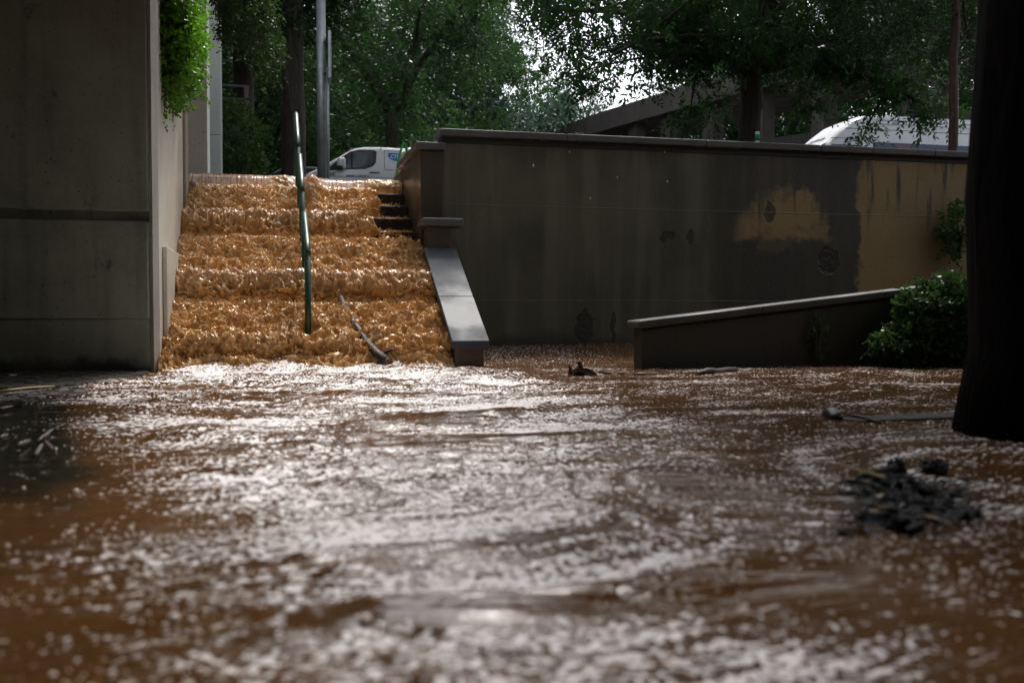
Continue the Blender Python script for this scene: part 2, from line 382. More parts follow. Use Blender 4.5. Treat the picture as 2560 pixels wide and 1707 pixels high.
# left abutment pier ------------------------------------------------------
pier = empty('concrete_pier', (-3, 10, 0), 0, 'huge grey concrete pier with a horizontal groove at the left of the flooded stairs', 'pier')
def P(o, par):
    o.parent = par; o.location = (-par.location.x, -par.location.y, -par.location.z); return o
mb = MB()
mb.prism([(-9, 10.0), (-1.085, 10.0), (-1.085, 12.98), (-9, 12.98)], 'z', -.3, .51)
P(mb.build('base_block', PIERM_SHADED), pier)
mb = MB(); mb.box(-9, -1.085, 9.982, 12.98, .514, 1.44); P(mb.build('body', PIERM_SHADED, bevel=.018), pier)
mb = MB(); mb.box(-9, -1.085, 10.06, 12.98, 1.442, 1.53); P(mb.build('groove', PIERM_SHADED), pier)
mb = MB(); mb.box(-9, -1.085, 9.99, 12.98, 1.532, 6.8); P(mb.build('upper_body', PIERM_SHADED, bevel=.012), pier)
mb = MB(); mb.prism([(-1.083, 10.03), (-1.05, 10.0), (-1.0, 10.05), (-1.0, 12.97), (-1.083, 12.97)], 'z', -.3, 6.8)
P(mb.build('side_face', PIERM_LIT), pier)
mb = MB(); mb.box(-.998, -.955, 10.35, 12.1, -.2, 1.23); P(mb.build('plinth', PIERM_LIT, bevel=.01), pier)
pl = empty('concrete_pilaster', (-1.2, 13.1, 1.5), 0, 'narrow brownish concrete pilaster between the pier flank and the pale column', 'pilaster')
P(MB().box(-1.9, -.965, 12.99, 13.4, 1.2, 6.8).build('shaft', concrete('pilaster_concrete', (.30, .27, .23), .6, .7, .4).m, bevel=.01), pl)
for nm, lab, (xa, xb, ya, yb) in (('concrete_column', 'tall pale grey concrete column at the head of the stairs, nearer of the two', (-1.62, -.865, 15.9, 16.6)),
                               ('concrete_column', 'tall grey concrete column partly hidden behind the nearer pale column', (-1.55, -.80, 19.0, 19.7))):
    c = empty(nm, ((xa + xb) / 2, ya, 2.4), 0, lab, 'column', 'columns at the head of the stairs')
    P(MB().box(xa, xb, ya, yb, 2.2, 3.78).build('lower_shaft', COLM, bevel=.012), c)
    P(MB().box(xa - .002, xb + .002, ya - .002, yb, 3.785, 7.4).build('upper_shaft', COLM, bevel=.012), c)
# building mass at the left beyond the columns
wl = empty('side_building', (-6, 22, 2.4), 0, 'dark shaded building beside the columns at the left of the street', 'building')
P(MB().box(-9, -1.75, 13.42, 30, 1.0, 7.4).build('wall', DECKM), wl)
# unseen deck shaped to shade the foreground, unseen walls closing off light behind
dk = empty('shade_deck', (-3, 0, 6.8), 0, 'unseen concrete deck overhead, shaped to shade the foreground', 'bridge')
P(MB().box(-14, 2.5, -16, -1.0, 6.81, 7.4).build('slab', DECKM), dk)
P(MB().box(-14, .35, -.997, 9.985, 5.2, 7.4).build('slab', DECKM), dk)
P(MB().box(2.502, 20, -16, .5, 6.81, 7.4).build('slab', DECKM), dk)
bw = empty('unseen_wall', (-3, -14, 0), 0, 'unseen concrete end wall added behind the camera to block light', 'wall')
P(MB().box(-14, 20, -16.4, -16.01, -.3, 6.8).build('panel', DECKM), bw)
bw = empty('unseen_wall', (-14, 0, 0), 0, 'unseen concrete side wall added far to the left to block light', 'wall')
P(MB().box(-14.4, -14.01, -16, 10, -.3, 6.8).build('panel', DECKM), bw)
bw = empty('unseen_wall', (20, 0, 0), 0, 'concrete side wall of the plaza far to the right', 'wall')
P(MB().box(20.01, 20.4, -16, 12.7, -.3, 6.8).build('panel', DECKM), bw)

# right stringer, post, parapet ------------------------------------------
sw = empty('stair_side_wall', (2.0, 12, 0), 0, 'dark concrete side wall at the right of the stairs with a pale sloping coping', 'wall')
P(MB().prism([(10.0, -.3), (10.0, .22), (11.82, 1.2), (11.82, -.3)], 'x', 1.86, 2.16).build('lower_wall', STRM, bevel=.01), sw)
sl0 = (.31, 1.34)
def capseg(ya, yb, d=.002):
    f = lambda y: .31 + (y - 10.0) * .566
    mb = MB(); t = .085
    mb.prism([(ya + d, f(ya) - t), (ya + d, f(ya)), (yb - d, f(yb)), (yb - d, f(yb) - t)], 'x', 1.82, 2.21); return mb
P(capseg(9.96, 10.78).build('coping_slab', CAPM, bevel=.008), sw)
P(capseg(10.785, 11.83).build('coping_slab', CAPM, bevel=.008), sw)
P(MB().box(1.87, 2.15, 11.84, 12.15, -.3, 1.60).build('post', STRM, bevel=.01), sw)
P(MB().box(1.80, 2.30, 11.78, 12.22, 1.603, 1.70).build('post_cap', COPM, bevel=.018), sw)
P(MB().box(1.86, 2.14, 12.34, 15.0, -.3, 2.585).build('upper_wall', STRM, bevel=.01), sw)
P(MB().box(1.862, 2.10, 12.152, 12.338, -.3, 1.3).build('wall_infill', STRM), sw)
P(MB().box(1.80, 2.165, 12.28, 14.25, 2.59, 2.68).build('parapet_coping', COPM, bevel=.012), sw)

# retaining wall ---------------------------------------------------------
rw = empty('retaining_wall', (6, 12.5, 0), 0, 'long dark stained retaining wall with flaking yellow paint at its right end', 'wall')
P(MB().box(2.145, 24, 12.42, 12.75, -.3, 2.70).build('wall_face', WALLM), rw)
P(MB().box(2.143, 24, 12.405, 12.74, 2.702, 2.772).build('coping_shadow', simple('shadow_band', (.03, .028, .024), .6)), rw)  # dark strip painted as the shade beneath the coping
xs = [2.10, 3.75, 5.7, 7.4, 9.2, 11.1, 13.0, 15, 17, 19, 21, 24]
for a, b in zip(xs[:-1], xs[1:]):
    P(MB().box(a + .003, b - .003, 12.33, 12.82, 2.775, 2.865).build('coping_stone', COPM, bevel=.014), rw)
# low ramp wall
lw = empty('ramp_wall', (5, 9.9, 0), 0, 'low dark wall with a sloping coping rising to the right in front of the retaining wall', 'wall')
fz = lambda x: .49 + (x - 3.74) * .112
P(MB().prism([(3.78, -.3), (3.78, fz(3.8) - .09), (16, fz(16) - .09), (16, -.3)], 'y', 9.72, 9.98).build('wall_body', LOWM, bevel=.02), lw)
for a, b in ((3.72, 5.12), (5.12, 6.6), (6.6, 8.2), (8.2, 10), (10, 12), (12, 14), (14, 16)):
    mb = MB(); a += .003; b -= .003
    mb.hexa([(a, 9.67, fz(a) - .085), (b, 9.67, fz(b) - .085), (b, 10.04, fz(b) - .085), (a, 10.04, fz(a) - .085), (a, 9.67, fz(a)), (b, 9.67, fz(b)), (b, 10.04, fz(b)), (a, 10.04, fz(a))])
    P(mb.build('coping_stone', LOWCAP, bevel=.02), lw)

# ---------------------------------------------------------------- flood water
def fan(X, Y):
    """turbulent fan mask spreading from the stair foot towards the camera"""
    yk = [0, 1.7, 3.5, 7.0, 8.6, 9.8, 10.6]
    xl = np.interp(Y, yk, [.1, -.1, -.5, -1.35, -1.42, -1.12, -1.0]); xr = np.interp(Y, yk, [.95, 1.3, 1.95, 2.65, 2.5, 2.15, 1.9])
    n = fbm(X * 1.1, Y * .9, 3.3, 4) * .9
    return sstep(xl - .35, xl + .5, X + n * .5) * sstep(xr + .4, xr - .8, X + n * .9), n
def flood_h(X, Y):
    f, n = fan(X, Y)
    qx = X - .4; qy = 12.8 - Y; r = np.hypot(qx, qy); th = np.arctan2(qx, np.maximum(qy, .05))
    wx = fbm(X * .7, Y * .7, 8.0, 3) * .9; wy = fbm(X * .7 + 9, Y * .7, 2.0, 3) * .9
    u = th * 5.0 + wx * .6; v = r + wy * .45
    a1 = ridge(fbm(u * .55, v * 2.1, 1.0, 3)) ** 3                         # long arcs
    a2 = fbm(u * 1.7, v * 4.6, 4.0, 4, .55)                                  # chop
    a3 = fbm(u * 6, v * 15, 7.0, 3, .6)
    near = sstep(6.5, 10.2, Y)
    h = f * (.052 * (.6 + .8 * near) * a1 + .062 * a2 + .022 * (ridge(a3) - .6) * (1 - .3 * near))
    smooth_sw = fbm(u * .9, v * 2.4, 12.0, 3) * .006 + fbm(X * 5, Y * 7, 5.0, 2) * .0016
    h = h + (1 - f) * smooth_sw - .035 * f * .4
    # hump of boiling water right under the stairs
    h = h + .05 * np.exp(-((Y - 10.15) / .22) ** 2) * sstep(-1.1, -.9, X) * sstep(1.95, 1.75, X) * (1 + fbm(X * 6, Y * 6, 2, 3))
    # sheet coming down the ramp on the right rises towards the wall
    up = sstep(10.0, 12.6, Y) * sstep(1.9, 2.5, X); h = h + up * (.14 + .012 * np.clip(X - 2, 0, 8)) 
    tb = sstep(10.0, 10.6, Y) * sstep(1.9, 2.3, X) * sstep(5.5, 2.6, X)
    h = h + tb * (.014 * fbm(X * 5, Y * 8, 9.0, 3) + .006 * a3)
    # swirls on the right side (eddy past the leaf clump)
    sx, sy = X - 2.75, Y - 3.05; sr = np.hypot(sx, sy); sa = np.arctan2(sy, sx)
    h = h + .006 * np.sin(sr * 34 + 2 * sa + 3 * n) * np.exp(-(sr / .75) ** 2) * (1 - .0)
    foam = np.clip(f * (.84 + 1.0 * fbm(u * 1.1, v * 3.0, 6.0, 4) - .7 * np.clip(a1 - .3, 0, 1)) + .35 * near * f + tb * .35, 0, 1.15)
    ed = np.exp(-((np.hypot(X - 6.0, (Y - 7.6) * 2.0) - 1.25 - .3 * n) / .17) ** 2) * sstep(.6, -.3, (Y - 7.6) - .8 * (X - 5.6)) # curved foam line
    foam = np.maximum(foam, ed * (.62 + .4 * n))
    foam = np.maximum(foam, (.28 + .75 * fbm(u * 2.0, v * 2.6, 16.0, 4)) * sstep(-.2, .4, X - 1.2) * sstep(12, 9, Y))
    sw = .5 + .5 * np.sin(sr * 17 + 2 * sa + 5 * n); foam = np.maximum(foam, (.5 * sw ** 2 + .25) * sstep(1.9, .5, sr) * sstep(.12, .35, sr))
    flood_h.uv = (u, v)
    return h, foam
NR_, NC_ = 500, 710
ys = .75 * (12.45 / .75) ** (np.linspace(0, 1, NR_))
tt = np.linspace(0, 1, NC_)
Yg = np.repeat(ys[:, None], NC_, 1); xl = -.55 * ys - .5; xr = 1.02 * ys + .7
Xg = xl[:, None] + (xr - xl)[:, None] * tt[None, :]
Hg, Fg = flood_h(Xg.ravel(), Yg.ravel()); UV = flood_h.uv
idx = np.arange(NR_ * NC_).reshape(NR_, NC_)
F = np.stack([idx[:-1, :-1], idx[:-1, 1:], idx[1:, 1:], idx[1:, :-1]], -1).reshape(-1, 4)
me = npmesh('flood_water', np.stack([Xg.ravel(), Yg.ravel(), Hg], 1), F); addattr(me, 'foam', Fg); addattr(me, 'flow_u', UV[0]); addattr(me, 'flow_v', UV[1])
_x, _y = Xg.ravel(), Yg.ravel(); _xl = np.interp(_y, [0, 1.7, 3.5, 7.0, 8.6, 9.8], [-.3, -.3, -.5, -1.25, -1.38, -1.1]); addattr(me, 'dark_left', sstep(.12, -.25, _x - _xl) * sstep(2.4, 4.6, _y))  # mask that darkens the base colour left of the fan
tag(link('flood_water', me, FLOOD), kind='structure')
# calmer water everywhere else (a few mm lower, outside the wave-carved area)
xs_ = np.linspace(-14, 20, 240); ys_ = np.linspace(-16, 12.4, 200); A, B = np.meshgrid(xs_, ys_)
inside = (B > .7) & (A > -.55 * B - .5 + .25) & (A < 1.02 * B + .7 - .25)
Zc = np.where(inside, -.12, -.012) + fbm(A * .9, B * .9, 1, 3) * .006
i2 = np.arange(A.size).reshape(A.shape); F2 = np.stack([i2[:-1, :-1], i2[:-1, 1:], i2[1:, 1:], i2[1:, :-1]], -1).reshape(-1, 4)
me = npmesh('still_water', np.stack([A.ravel(), B.ravel(), Zc.ravel()], 1), F2); addattr(me, 'foam', np.full(A.size, .05)); addattr(me, 'flow_u', A.ravel()); addattr(me, 'flow_v', B.ravel())
tag(link('still_water', me, FLOOD), kind='structure')

# ---------------------------------------------------------------- cascade
prof = [(17.5, 2.50), (15.0, 2.475), (14.35, 2.47), (14.18, 2.455), (14.08, 2.415), (14.02, 2.35), (13.96, 2.27), (13.78, 2.235)]
def line(y): return (y - 10.3) * .571 + .235
for y in np.arange(13.65, 13.0, -.12): prof.append((y, line(y) + .03))
prof += [(12.92, 1.715), (12.76, 1.69), (12.66, 1.64), (12.61, 1.50)]
for y in np.arange(12.40, 11.58, -.12): prof.append((y, line(y) + .0))
prof += [(11.5, .915), (11.36, .89), (11.26, .83), (11.20, .70)]
for y in np.arange(11.0, 10.4, -.12): prof.append((y, line(y) - .0))
prof += [(10.30, .25), (10.20, .10), (10.05, .03), (9.9, -.03)]
prof = np.array(prof); seg = np.hypot(*np.diff(prof, axis=0).T); S = np.concatenate([[0], np.cumsum(seg)])
NS, NU = 580, 400
# dense sampling only past the landing
s_land = S[3]; ss = np.concatenate([np.linspace(0, s_land, 60, endpoint=False), np.linspace(s_land, S[-1], NS - 60)])
py = np.interp(ss, S, prof[:, 0]); pz = np.interp(ss, S, prof[:, 1])
ker = np.ones(7) / 7
py[70:-8] = np.convolve(py, ker, 'same')[70:-8]; pz[70:-8] = np.convolve(pz, ker, 'same')[70:-8]
ty = np.gradient(py); tz = np.gradient(pz); L_ = np.hypot(ty, tz); ny, nz = tz / L_, -ty / L_      # outward normal
uu = np.linspace(X0 - .01, X1 + .05, NU)
U = np.repeat(uu[None, :], NS, 0); PY = np.repeat(py[:, None], NU, 1); PZ = np.repeat(pz[:, None], NU, 1)
NY = np.repeat(ny[:, None], NU, 1); NZ = np.repeat(nz[:, None], NU, 1); SS = np.repeat(ss[:, None], NU, 1)
edgej = fbm(U * 3, PY * 0 + 1.7, 2.0, 3)
lamin = sstep(13.90, 13.97, PY + edgej * .06)
calm = (1 - .75 * sstep(13.45, 13.8, PY)) * (1 - .75 * np.exp(-((PY - 12.47) / .09) ** 2)) * (1 - .75 * np.exp(-((PY - 11.07) / .09) ** 2))
# laminar lip breaks at the right end and near the handrail
brk = np.exp(-((U - .22) / .14) ** 2) + sstep(1.05, 1.5, U + edgej * .3)
lamin = lamin * (1 - .8 * np.clip(brk, 0, 1) * sstep(14.25, 14.1, PY))
lip = np.exp(-((PY - 12.80) / .13) ** 2) + np.exp(-((PY - 11.40) / .13) ** 2)
turb = (1 - lamin) * calm * (1 - .45 * np.clip(lip, 0, 1)) * sstep(9.85, 10.15, PY)
x_, y_, z_ = U.ravel(), PY.ravel(), PZ.ravel()
w1 = perlin(x_ * 3.5, y_ * 3.5, z_ * 3.5) * .09; w2 = perlin(x_ * 3.5 + 7, y_ * 3.5, z_ * 3.5 + 3) * .09
b1 = fbm((x_ + w1) * 4.2, (y_ + w2) * 4.2, z_ * 4.2, 2)
b2 = ridge(fbm((x_ + w1) * 9, (y_ + w2) * 11, z_ * 9, 3, .55))
b3 = ridge(fbm(x_ * 26 + w2 * 30, y_ * 30, z_ * 26, 3, .6)) 
disp = turb.ravel() * (.095 * b1 + .105 * (b2 - .62) * 1.6 + .036 * (b3 - .6) + .035)
disp = disp - .045 * np.exp(-((y_ - 12.47) / .08) ** 2) - .045 * np.exp(-((y_ - 11.07) / .08) ** 2) + .035 * np.clip(lip, 0, 1).ravel() * (1 - lamin.ravel())
phs = ((14.15 - y_) / .35 + .35 * fbm(x_ * 1.4, y_ * .8, 2.2, 3)) % 1.0
disp = disp + (turb.ravel() > .2) * (.010 * np.exp(-((np.minimum(phs, 1 - phs)) / .16) ** 2) - .022 * np.exp(-((phs - .34) / .15) ** 2)) * (.6 + 1.2 * np.clip(fbm(x_ * 1.6, y_ * 1.1, 4.4, 2) + .4, 0, 1))
disp = disp - .13 * np.exp(-((x_ - .43) / .07) ** 2 - ((y_ - 10.52) / .16) ** 2)
lipfold = np.clip(lip, 0, 1).ravel() * (1 - lamin.ravel()) * (.07 * ridge(fbm(x_ * 5, y_ * 14, 3.0, 3)) + .012 * fbm(x_ * 20, y_ * 30, 1, 2))
disp = disp + lipfold + lamin.ravel() * (.010 * fbm(x_ * 9, y_ * .8, 5.0, 3) + .004 * fbm(x_ * 34, y_ * 2.2, 5.0, 2) * sstep(14.3, 14.1, y_))
# the flow leaves the right-hand ends of the upper steps bare
bare = sstep(1.22, 1.48, x_ + .6 * fbm(x_ * 2.5, y_ * 5, z_ * 5, 4)) * sstep(14.02, 13.85, y_) * sstep(12.35, 12.62, y_)
bare = np.maximum(bare, sstep(-.90, -.97, x_) * sstep(14.0, 13.8, y_) * sstep(13.3, 13.6, y_))
disp = disp * (1 - bare) - bare * .30
# plume over a snagged object near the rail
plume = np.exp(-((x_ - .62 + .1 * (14 - y_)) / .11) ** 2) * sstep(13.1, 13.3, y_) * sstep(14.12, 14.0, y_)
disp = disp + plume * .17
side = turb.ravel() * .05 * fbm(x_ * 12, y_ * 12, z_ * 12 + 40, 3, .6); side = side * sstep(X0, X0 + .06, x_) * sstep(X1 + .05, X1 - .02, x_)
# lip sags to the right like a shallow weir
sag = -.055 * sstep(.2, 1.6, x_) * sstep(15.2, 14.2, y_) * lamin.ravel() + .0
V = np.stack([x_ + side, y_ + NY.ravel() * disp, z_ + NZ.ravel() * disp + sag], 1)
idx = np.arange(NS * NU).reshape(NS, NU); F = np.stack([idx[:-1, :-1], idx[1:, :-1], idx[1:, 1:], idx[:-1, 1:]], -1).reshape(-1, 4)
me = npmesh('cascade_water', V, F); addattr(me, 'laminar', np.maximum(np.maximum(lamin.ravel(), plume * .6), .55 * np.clip(lip, 0, 1).ravel() * (1 - bare)))
tag(link('cascade_water', me, CASC), kind='structure')

# splash strands, webs and droplets -------------------------------------
rs = np.random.RandomState(11)
tr = (turb.ravel() * (1 - bare) * (1 - plume * .8)); tr[tr < .25] = 0
tr = tr * (0.35 + np.clip(b1 * 2 + .5, 0, 1.3)); 
NST = 10000
pick = rs.choice(len(tr), NST, p=tr / tr.sum())
base = V[pick] + rs.normal(size=(NST, 3)) * .006
nrm = np.stack([np.zeros(NST), NY.ravel()[pick], NZ.ravel()[pick]], 1)
NE = 1700; ke = rs.randint(1, 6, NE); xe = 1.82 - rs.gamma(1.6, .16, NE) * 1.3; xe = np.where(xe < 1.0, rs.uniform(1.0, 1.5, NE), xe)   # thin splashes on the bare step edges
base[:NE] = np.stack([xe, YT - RUN * ke + rs.uniform(-.02, .25, NE) ** 1.0, 2.4 - RISE * ke + .004 + 0 * xe], 1); nrm[:NE] = (0, -.3, .9)
d = nrm * rs.uniform(.35, 1, (NST, 1)) + rs.normal(size=(NST, 3)) * .75 + np.array([0, -.25, .35]); d /= np.linalg.norm(d, axis=1)[:, None]
ln = rs.gamma(2.2, .014, (NST, 1)) + .012; ln = np.minimum(ln, .12)
curl = rs.normal(size=(NST, 3)) * .45 + np.array([0, -.2, -.35])
K, G = 4, 5
ln[:NE] *= .6
rad0 = rs.uniform(.0018, .0055, (NST, 1)) * (1 + ln * 5)
verts = []; prof_r = [1.6, .9, .62, .75, .35]
for gi in range(G):
    t = gi / (G - 1); c = base + d * ln * t + curl * ln * t * t * .6
    a = np.cross(d, np.array([.3, .5, .81])); a /= np.linalg.norm(a, axis=1)[:, None]; b = np.cross(d, a)
    for k in range(K):
        an = 2 * math.pi * k / K + .5; verts.append(c + (a * math.cos(an) + b * math.sin(an)) * rad0 * prof_r[gi])
VV = np.stack(verts, 1).reshape(-1, 3); fl = []
for gi in range(G - 1):
    for k in range(K): fl.append((gi * K + k, gi * K + (k + 1) % K, (gi + 1) * K + (k + 1) % K, (gi + 1) * K + k))
fl.append(((G - 1) * K, (G - 1) * K + 1, (G - 1) * K + 2, (G - 1) * K + 3)); fl = np.array(fl)
FF = (fl[None] + (np.arange(NST) * K * G)[:, None, None]).reshape(-1, 4)
me = npmesh('splash_strands', VV, FF); addattr(me, 'laminar', np.zeros(len(VV)))
tag(link('splash_strands', me, CASC), kind='stuff')
# droplets: small octahedra
def octas(cen, r, sq=1.0):
    o = np.array([(1, 0, 0), (0, 1, 0), (-1, 0, 0), (0, -1, 0), (0, 0, 1), (0, 0, -1)], float) * (1, 1, sq)
    f = np.array([(0, 1, 4), (1, 2, 4), (2, 3, 4), (3, 0, 4), (1, 0, 5), (2, 1, 5), (3, 2, 5), (0, 3, 5)])
    return (cen[:, None] + o[None] * r[:, None, None]).reshape(-1, 3), (f[None] + (np.arange(len(cen)) * 6)[:, None, None]).reshape(-1, 3)
def domes(cen, r, sq=.7):
    vs_, fs_ = [(0, 0, sq)], []
    for rr, zz in ((.6, .8), (1, .15), (1.0, -.5)):
        for k in range(7): vs_.append((rr * math.cos(k * 2 * math.pi / 7), rr * math.sin(k * 2 * math.pi / 7), zz * sq))
    for k in range(7):
        k2 = (k + 1) % 7; fs_.append((0, 1 + k, 1 + k2))
        for g in (0, 7): fs_ += [(1 + g + k, 8 + g + k, 8 + g + k2), (1 + g + k, 8 + g + k2, 1 + g + k2)]
    vs_ = np.array(vs_); fs_ = np.array(fs_)
    return (cen[:, None] + vs_[None] * r[:, None, None]).reshape(-1, 3), (fs_[None] + (np.arange(len(cen)) * len(vs_))[:, None, None]).reshape(-1, 3)
ND = 8000; pick = rs.choice(len(tr), ND, p=tr / tr.sum())
cen = V[pick] + np.stack([np.zeros(ND), NY.ravel()[pick], NZ.ravel()[pick]], 1) * rs.gamma(1.6, .022, (ND, 1)) + rs.normal(size=(ND, 3)) * .012
VV, FF = octas(cen, rs.uniform(.0022, .0065, ND)); me = npmesh('splash_droplets', VV, FF); addattr(me, 'laminar', np.zeros(len(VV)))
tag(link('splash_droplets', me, CASC), kind='stuff')
# floating foam bubbles on the plaza water
NBu = 24000
ry = rs.uniform(0, 1, NBu); by = 1.35 * (9.8 / 1.35) ** ry; bx = -.55 * by + rs.uniform(0, 1, NBu) * 1.55 * by
f_, n_ = fan(bx, by); cl = fbm(bx * 2.3, by * 2.3, 31.0, 3)
keep = rs.uniform(0, 1, NBu) < np.clip(.012 + .16 * f_ * (cl > -.1) + .7 * f_ * (1 - f_) * 4 * (cl > .05) + .30 * (cl > .16), 0, 1)
keep &= ~((bx < -1.15) & (by > 7.2))
keep &= ~((by > 9.6) & (bx > 3.7))
bx, by = bx[keep], by[keep]; bh, _ = flood_h(bx, by)
br = rs.gamma(1.1, .0018, len(bx)) + .0016; br = np.minimum(br, .013) 
VV, FF = domes(np.stack([bx, by, bh], 1), br, .7); tag(link('foam_bubbles', npmesh('foam_bubbles', VV, FF), FOAMB), kind='stuff')

# ---------------------------------------------------------------- handrail
def rail(lab, ya, yb, za, zb, base_a, base_b, x=.41):
    r = empty('handrail', (x, ya, base_a), 0, lab, 'handrail', 'green handrail sections down the middle of the stairs')
    sl_ = (zb - za) / (yb - ya); rr = .034
    mb = MB(); pts = []
    # rail with rounded shoulders
    pts = [(x, ya, za - .09), (x, ya + .012, za - .035), (x, ya + .05, za + .012)]
    for t in np.linspace(.12, .9, 5): pts.append((x, ya + (yb - ya) * t, za + .01 + (zb - za) * t))
    pts += [(x, yb - .05, zb - .015), (x, yb - .012, zb - .05), (x, yb, zb - .10)]
    P(mb.tube(pts, rr, 12).build('rail', GREEN, smooth=True), r)
    P(MB().tube([(x, ya, base_a - .1), (x, ya, za - .085)], rr * .98, 12).build('post', GREEN, smooth=True), r)
    P(MB().tube([(x, yb, base_b - .1), (x, yb, zb - .095)], rr * .9, 12).build('post', GREEN, smooth=True), r)
    P(MB().tube([(x, ya, base_a - .12), (x, ya, base_a + .02)], rr * 2.1, 14).build('foot_flange', GREEN, smooth=False), r)
    return r
rail('green tubular handrail on the lowest flight, nearest of the three sections', 10.56, 11.50, 1.245, 1.70, .22, .74)
rail('green tubular handrail on the middle flight, second of the three sections', 12.15, 12.98, 2.09, 2.57, 1.2, 1.62)
rail('green tubular handrail on the top flight, farthest and highest of the three sections', 13.60, 14.42, 2.85, 3.36, 2.0, 2.4)

# ---------------------------------------------------------------- driftwood and debris
rng = random.Random(5)
lg = empty('driftwood_branch', (.9, 10.2, 0), 0, 'long wet brown branch lying down the lower steps with its sawn end in the foam', 'branch')
pts = [(.78, 11.08, .74), (.80, 10.95, .66), (.86, 10.7, .50), (.92, 10.5, .40), (.98, 10.3, .27), (1.07, 10.08, .16), (1.15, 9.85, .085)]
P(MB().tube(pts, [.03, .036, .04, .042, .044, .046, .05], 12, True, .10, rng).build('bark', WOOD, smooth=True), lg)
P(MB().tube([(1.15, 9.852, .085), (1.156, 9.83, .08)], .046, 12).build('sawn_end', CUT), lg)
P(MB().tube([(1.10, 10.02, .15), (1.2, 9.96, .2), (1.26, 9.93, .21)], [.016, .012, .006], 7).build('stub', WOOD, smooth=True), lg)
sn = empty('snagged_stick', (.62, 13.3, 1.9), 0, 'yellowish stick poking out of the water plume beside the green handrail', 'stick')
P(MB().tube([(.62, 13.42, 2.12), (.64, 13.18, 1.98), (.645, 13.10, 1.86)], [.02, .03, .022], 8, True, .15, rng).build('stick', simple('yellow_stick', (.45, .36, .10), .4)), sn)
def at(px, py, z):
    """ray through a photo pixel (2560 px wide) met with a horizontal plane; used to lay floating debris"""
    f = 2560 * 35 / 36; a = R(YAW); b = R(PITCH)
    dx = (px - 1280) / f; dy = (853.5 - py) / f
    fw = Vector((math.sin(a) * math.cos(b), math.cos(a) * math.cos(b), -math.sin(b))); rt = Vector((math.cos(a), -math.sin(a), 0)); up = rt.cross(fw)
    v = fw + rt * dx + up * dy; t = (z - EYE) / v.z; return Vector((v.x * t, v.y * t, z))
def floater(name, p0, p1, r, mat, lab, cat, z=.012, n=8, jit=.2):
    a, b = Vector(p0), Vector(p1); m = 5; pts = [a.lerp(b, t / (m - 1)) + Vector((0, 0, z + rng.uniform(-.4, .4) * r)) for t in range(m)]
    e = empty(name, tuple(a), 0, lab, cat)
    P(MB().tube(pts, [r * k for k in (.7, 1, 1.05, .9, .6)], n, True, jit, rng).build('stem', mat, smooth=True), e); return e
floater('floating_log', at(1745, 936, 0), at(1840, 928, 0), .035, WOOD, 'short dark wet log floating before the low ramp wall', 'log')
floater('floating_stick', at(1497, 932, 0), at(1528, 937, 0), .012, WOOD, 'small black stick floating left of the pale slat', 'stick')
floater('floating_stick', at(1549, 936, 0), at(1560, 938, 0), .012, WOOD, 'tiny black stub floating between the black stick and the pale slat', 'stick')
floater('floating_stick', at(1586, 938, 0), at(1645, 936, 0), .010, TWIG, 'pale grey wooden slat floating at the corner of the ramp wall', 'stick')
e = floater('floating_bottle', at(2066, 1042, 0), at(2098, 1050, 0), .042, BLACK, 'small black object floating near the drain cover', 'bottle', n=10, jit=.05)
floater('floating_stick', at(2120, 1042, 0), at(2205, 1062, 0), .010, WOOD, 'thin dark stick lying against the drain cover', 'stick')
# root lump left of the wall corner
rl = empty('root_lump', tuple(at(1450, 940, 0)), 0, 'ragged brown lump of root with two prongs floating left of the sticks', 'root')
c = at(1450, 938, 0)
P(MB().tube([c + Vector((-.1, 0, .0)), c + Vector((-.02, .02, .03)), c + Vector((.08, 0, .02)), c + Vector((.16, .02, 0))], [.03, .05, .04, .02], 9, True, .3, rng).build('root', WOOD), rl)
P(MB().tube([c + Vector((-.08, 0, .0)), c + Vector((-.1, .01, .10))], [.035, .008], 7, True, .2, rng).build('prong', WOOD), rl)
P(MB().tube([c + Vector((.02, .02, .02)), c + Vector((.0, .02, .13))], [.03, .02], 7, True, .3, rng).build('prong', WOOD), rl)
# drain cover / kerb slab on the right
a0, a1 = at(2160, 1056, 0), at(2420, 1044, 0)
dc = empty('drain_slab', tuple(a0), 0, 'flat dark slab just above the water left of the big tree trunk', 'slab')
P(MB().hexa([(a0.x, a0.y, -.1), (a1.x + .4, a1.y, -.1), (a1.x + .4, a1.y + .3, -.1), (a0.x - .1, a0.y + .25, -.1), (a0.x, a0.y, .012), (a1.x + .4, a1.y, .012), (a1.x + .4, a1.y + .3, .006), (a0.x - .1, a0.y + .25, .004)]).build('slab', PAVER, bevel=.008), dc)
# leaf clump in the right foreground
lc = empty('leaf_clump', tuple(at(2270, 1250, 0)), 0, 'black sodden clump of leaves and twigs stranded in the right foreground water', 'leaf clump')
c0 = at(2260, 1255, 0)
def blob(cen, sx, sy, sz, seed, n=28, amp=.35, fr=3.0):
    u = np.linspace(0, math.pi, n); v = np.linspace(0, 2 * math.pi, n * 2, endpoint=False); UU, VV_ = np.meshgrid(u, v, indexing='ij')
    x = np.sin(UU) * np.cos(VV_); y = np.sin(UU) * np.sin(VV_); z = np.cos(UU)
    r = 1 + amp * fbm(x * fr + seed, y * fr, z * fr, 4, .6) * 2.2
    p = np.stack([cen[0] + x * r * sx, cen[1] + y * r * sy, cen[2] + z * r * sz], -1).reshape(-1, 3)
    i = np.arange(n * n * 2).reshape(n, n * 2); j = np.roll(i, -1, 1); return p, np.stack([i[:-1], i[1:], j[1:], j[:-1]], -1).reshape(-1, 4)
def multi(parts):
    vs_, fs_, b = [], [], 0
    for p, f in parts: vs_.append(p); fs_.append(f + b); b += len(p)
    return np.concatenate(vs_), np.concatenate(fs_)
parts = []
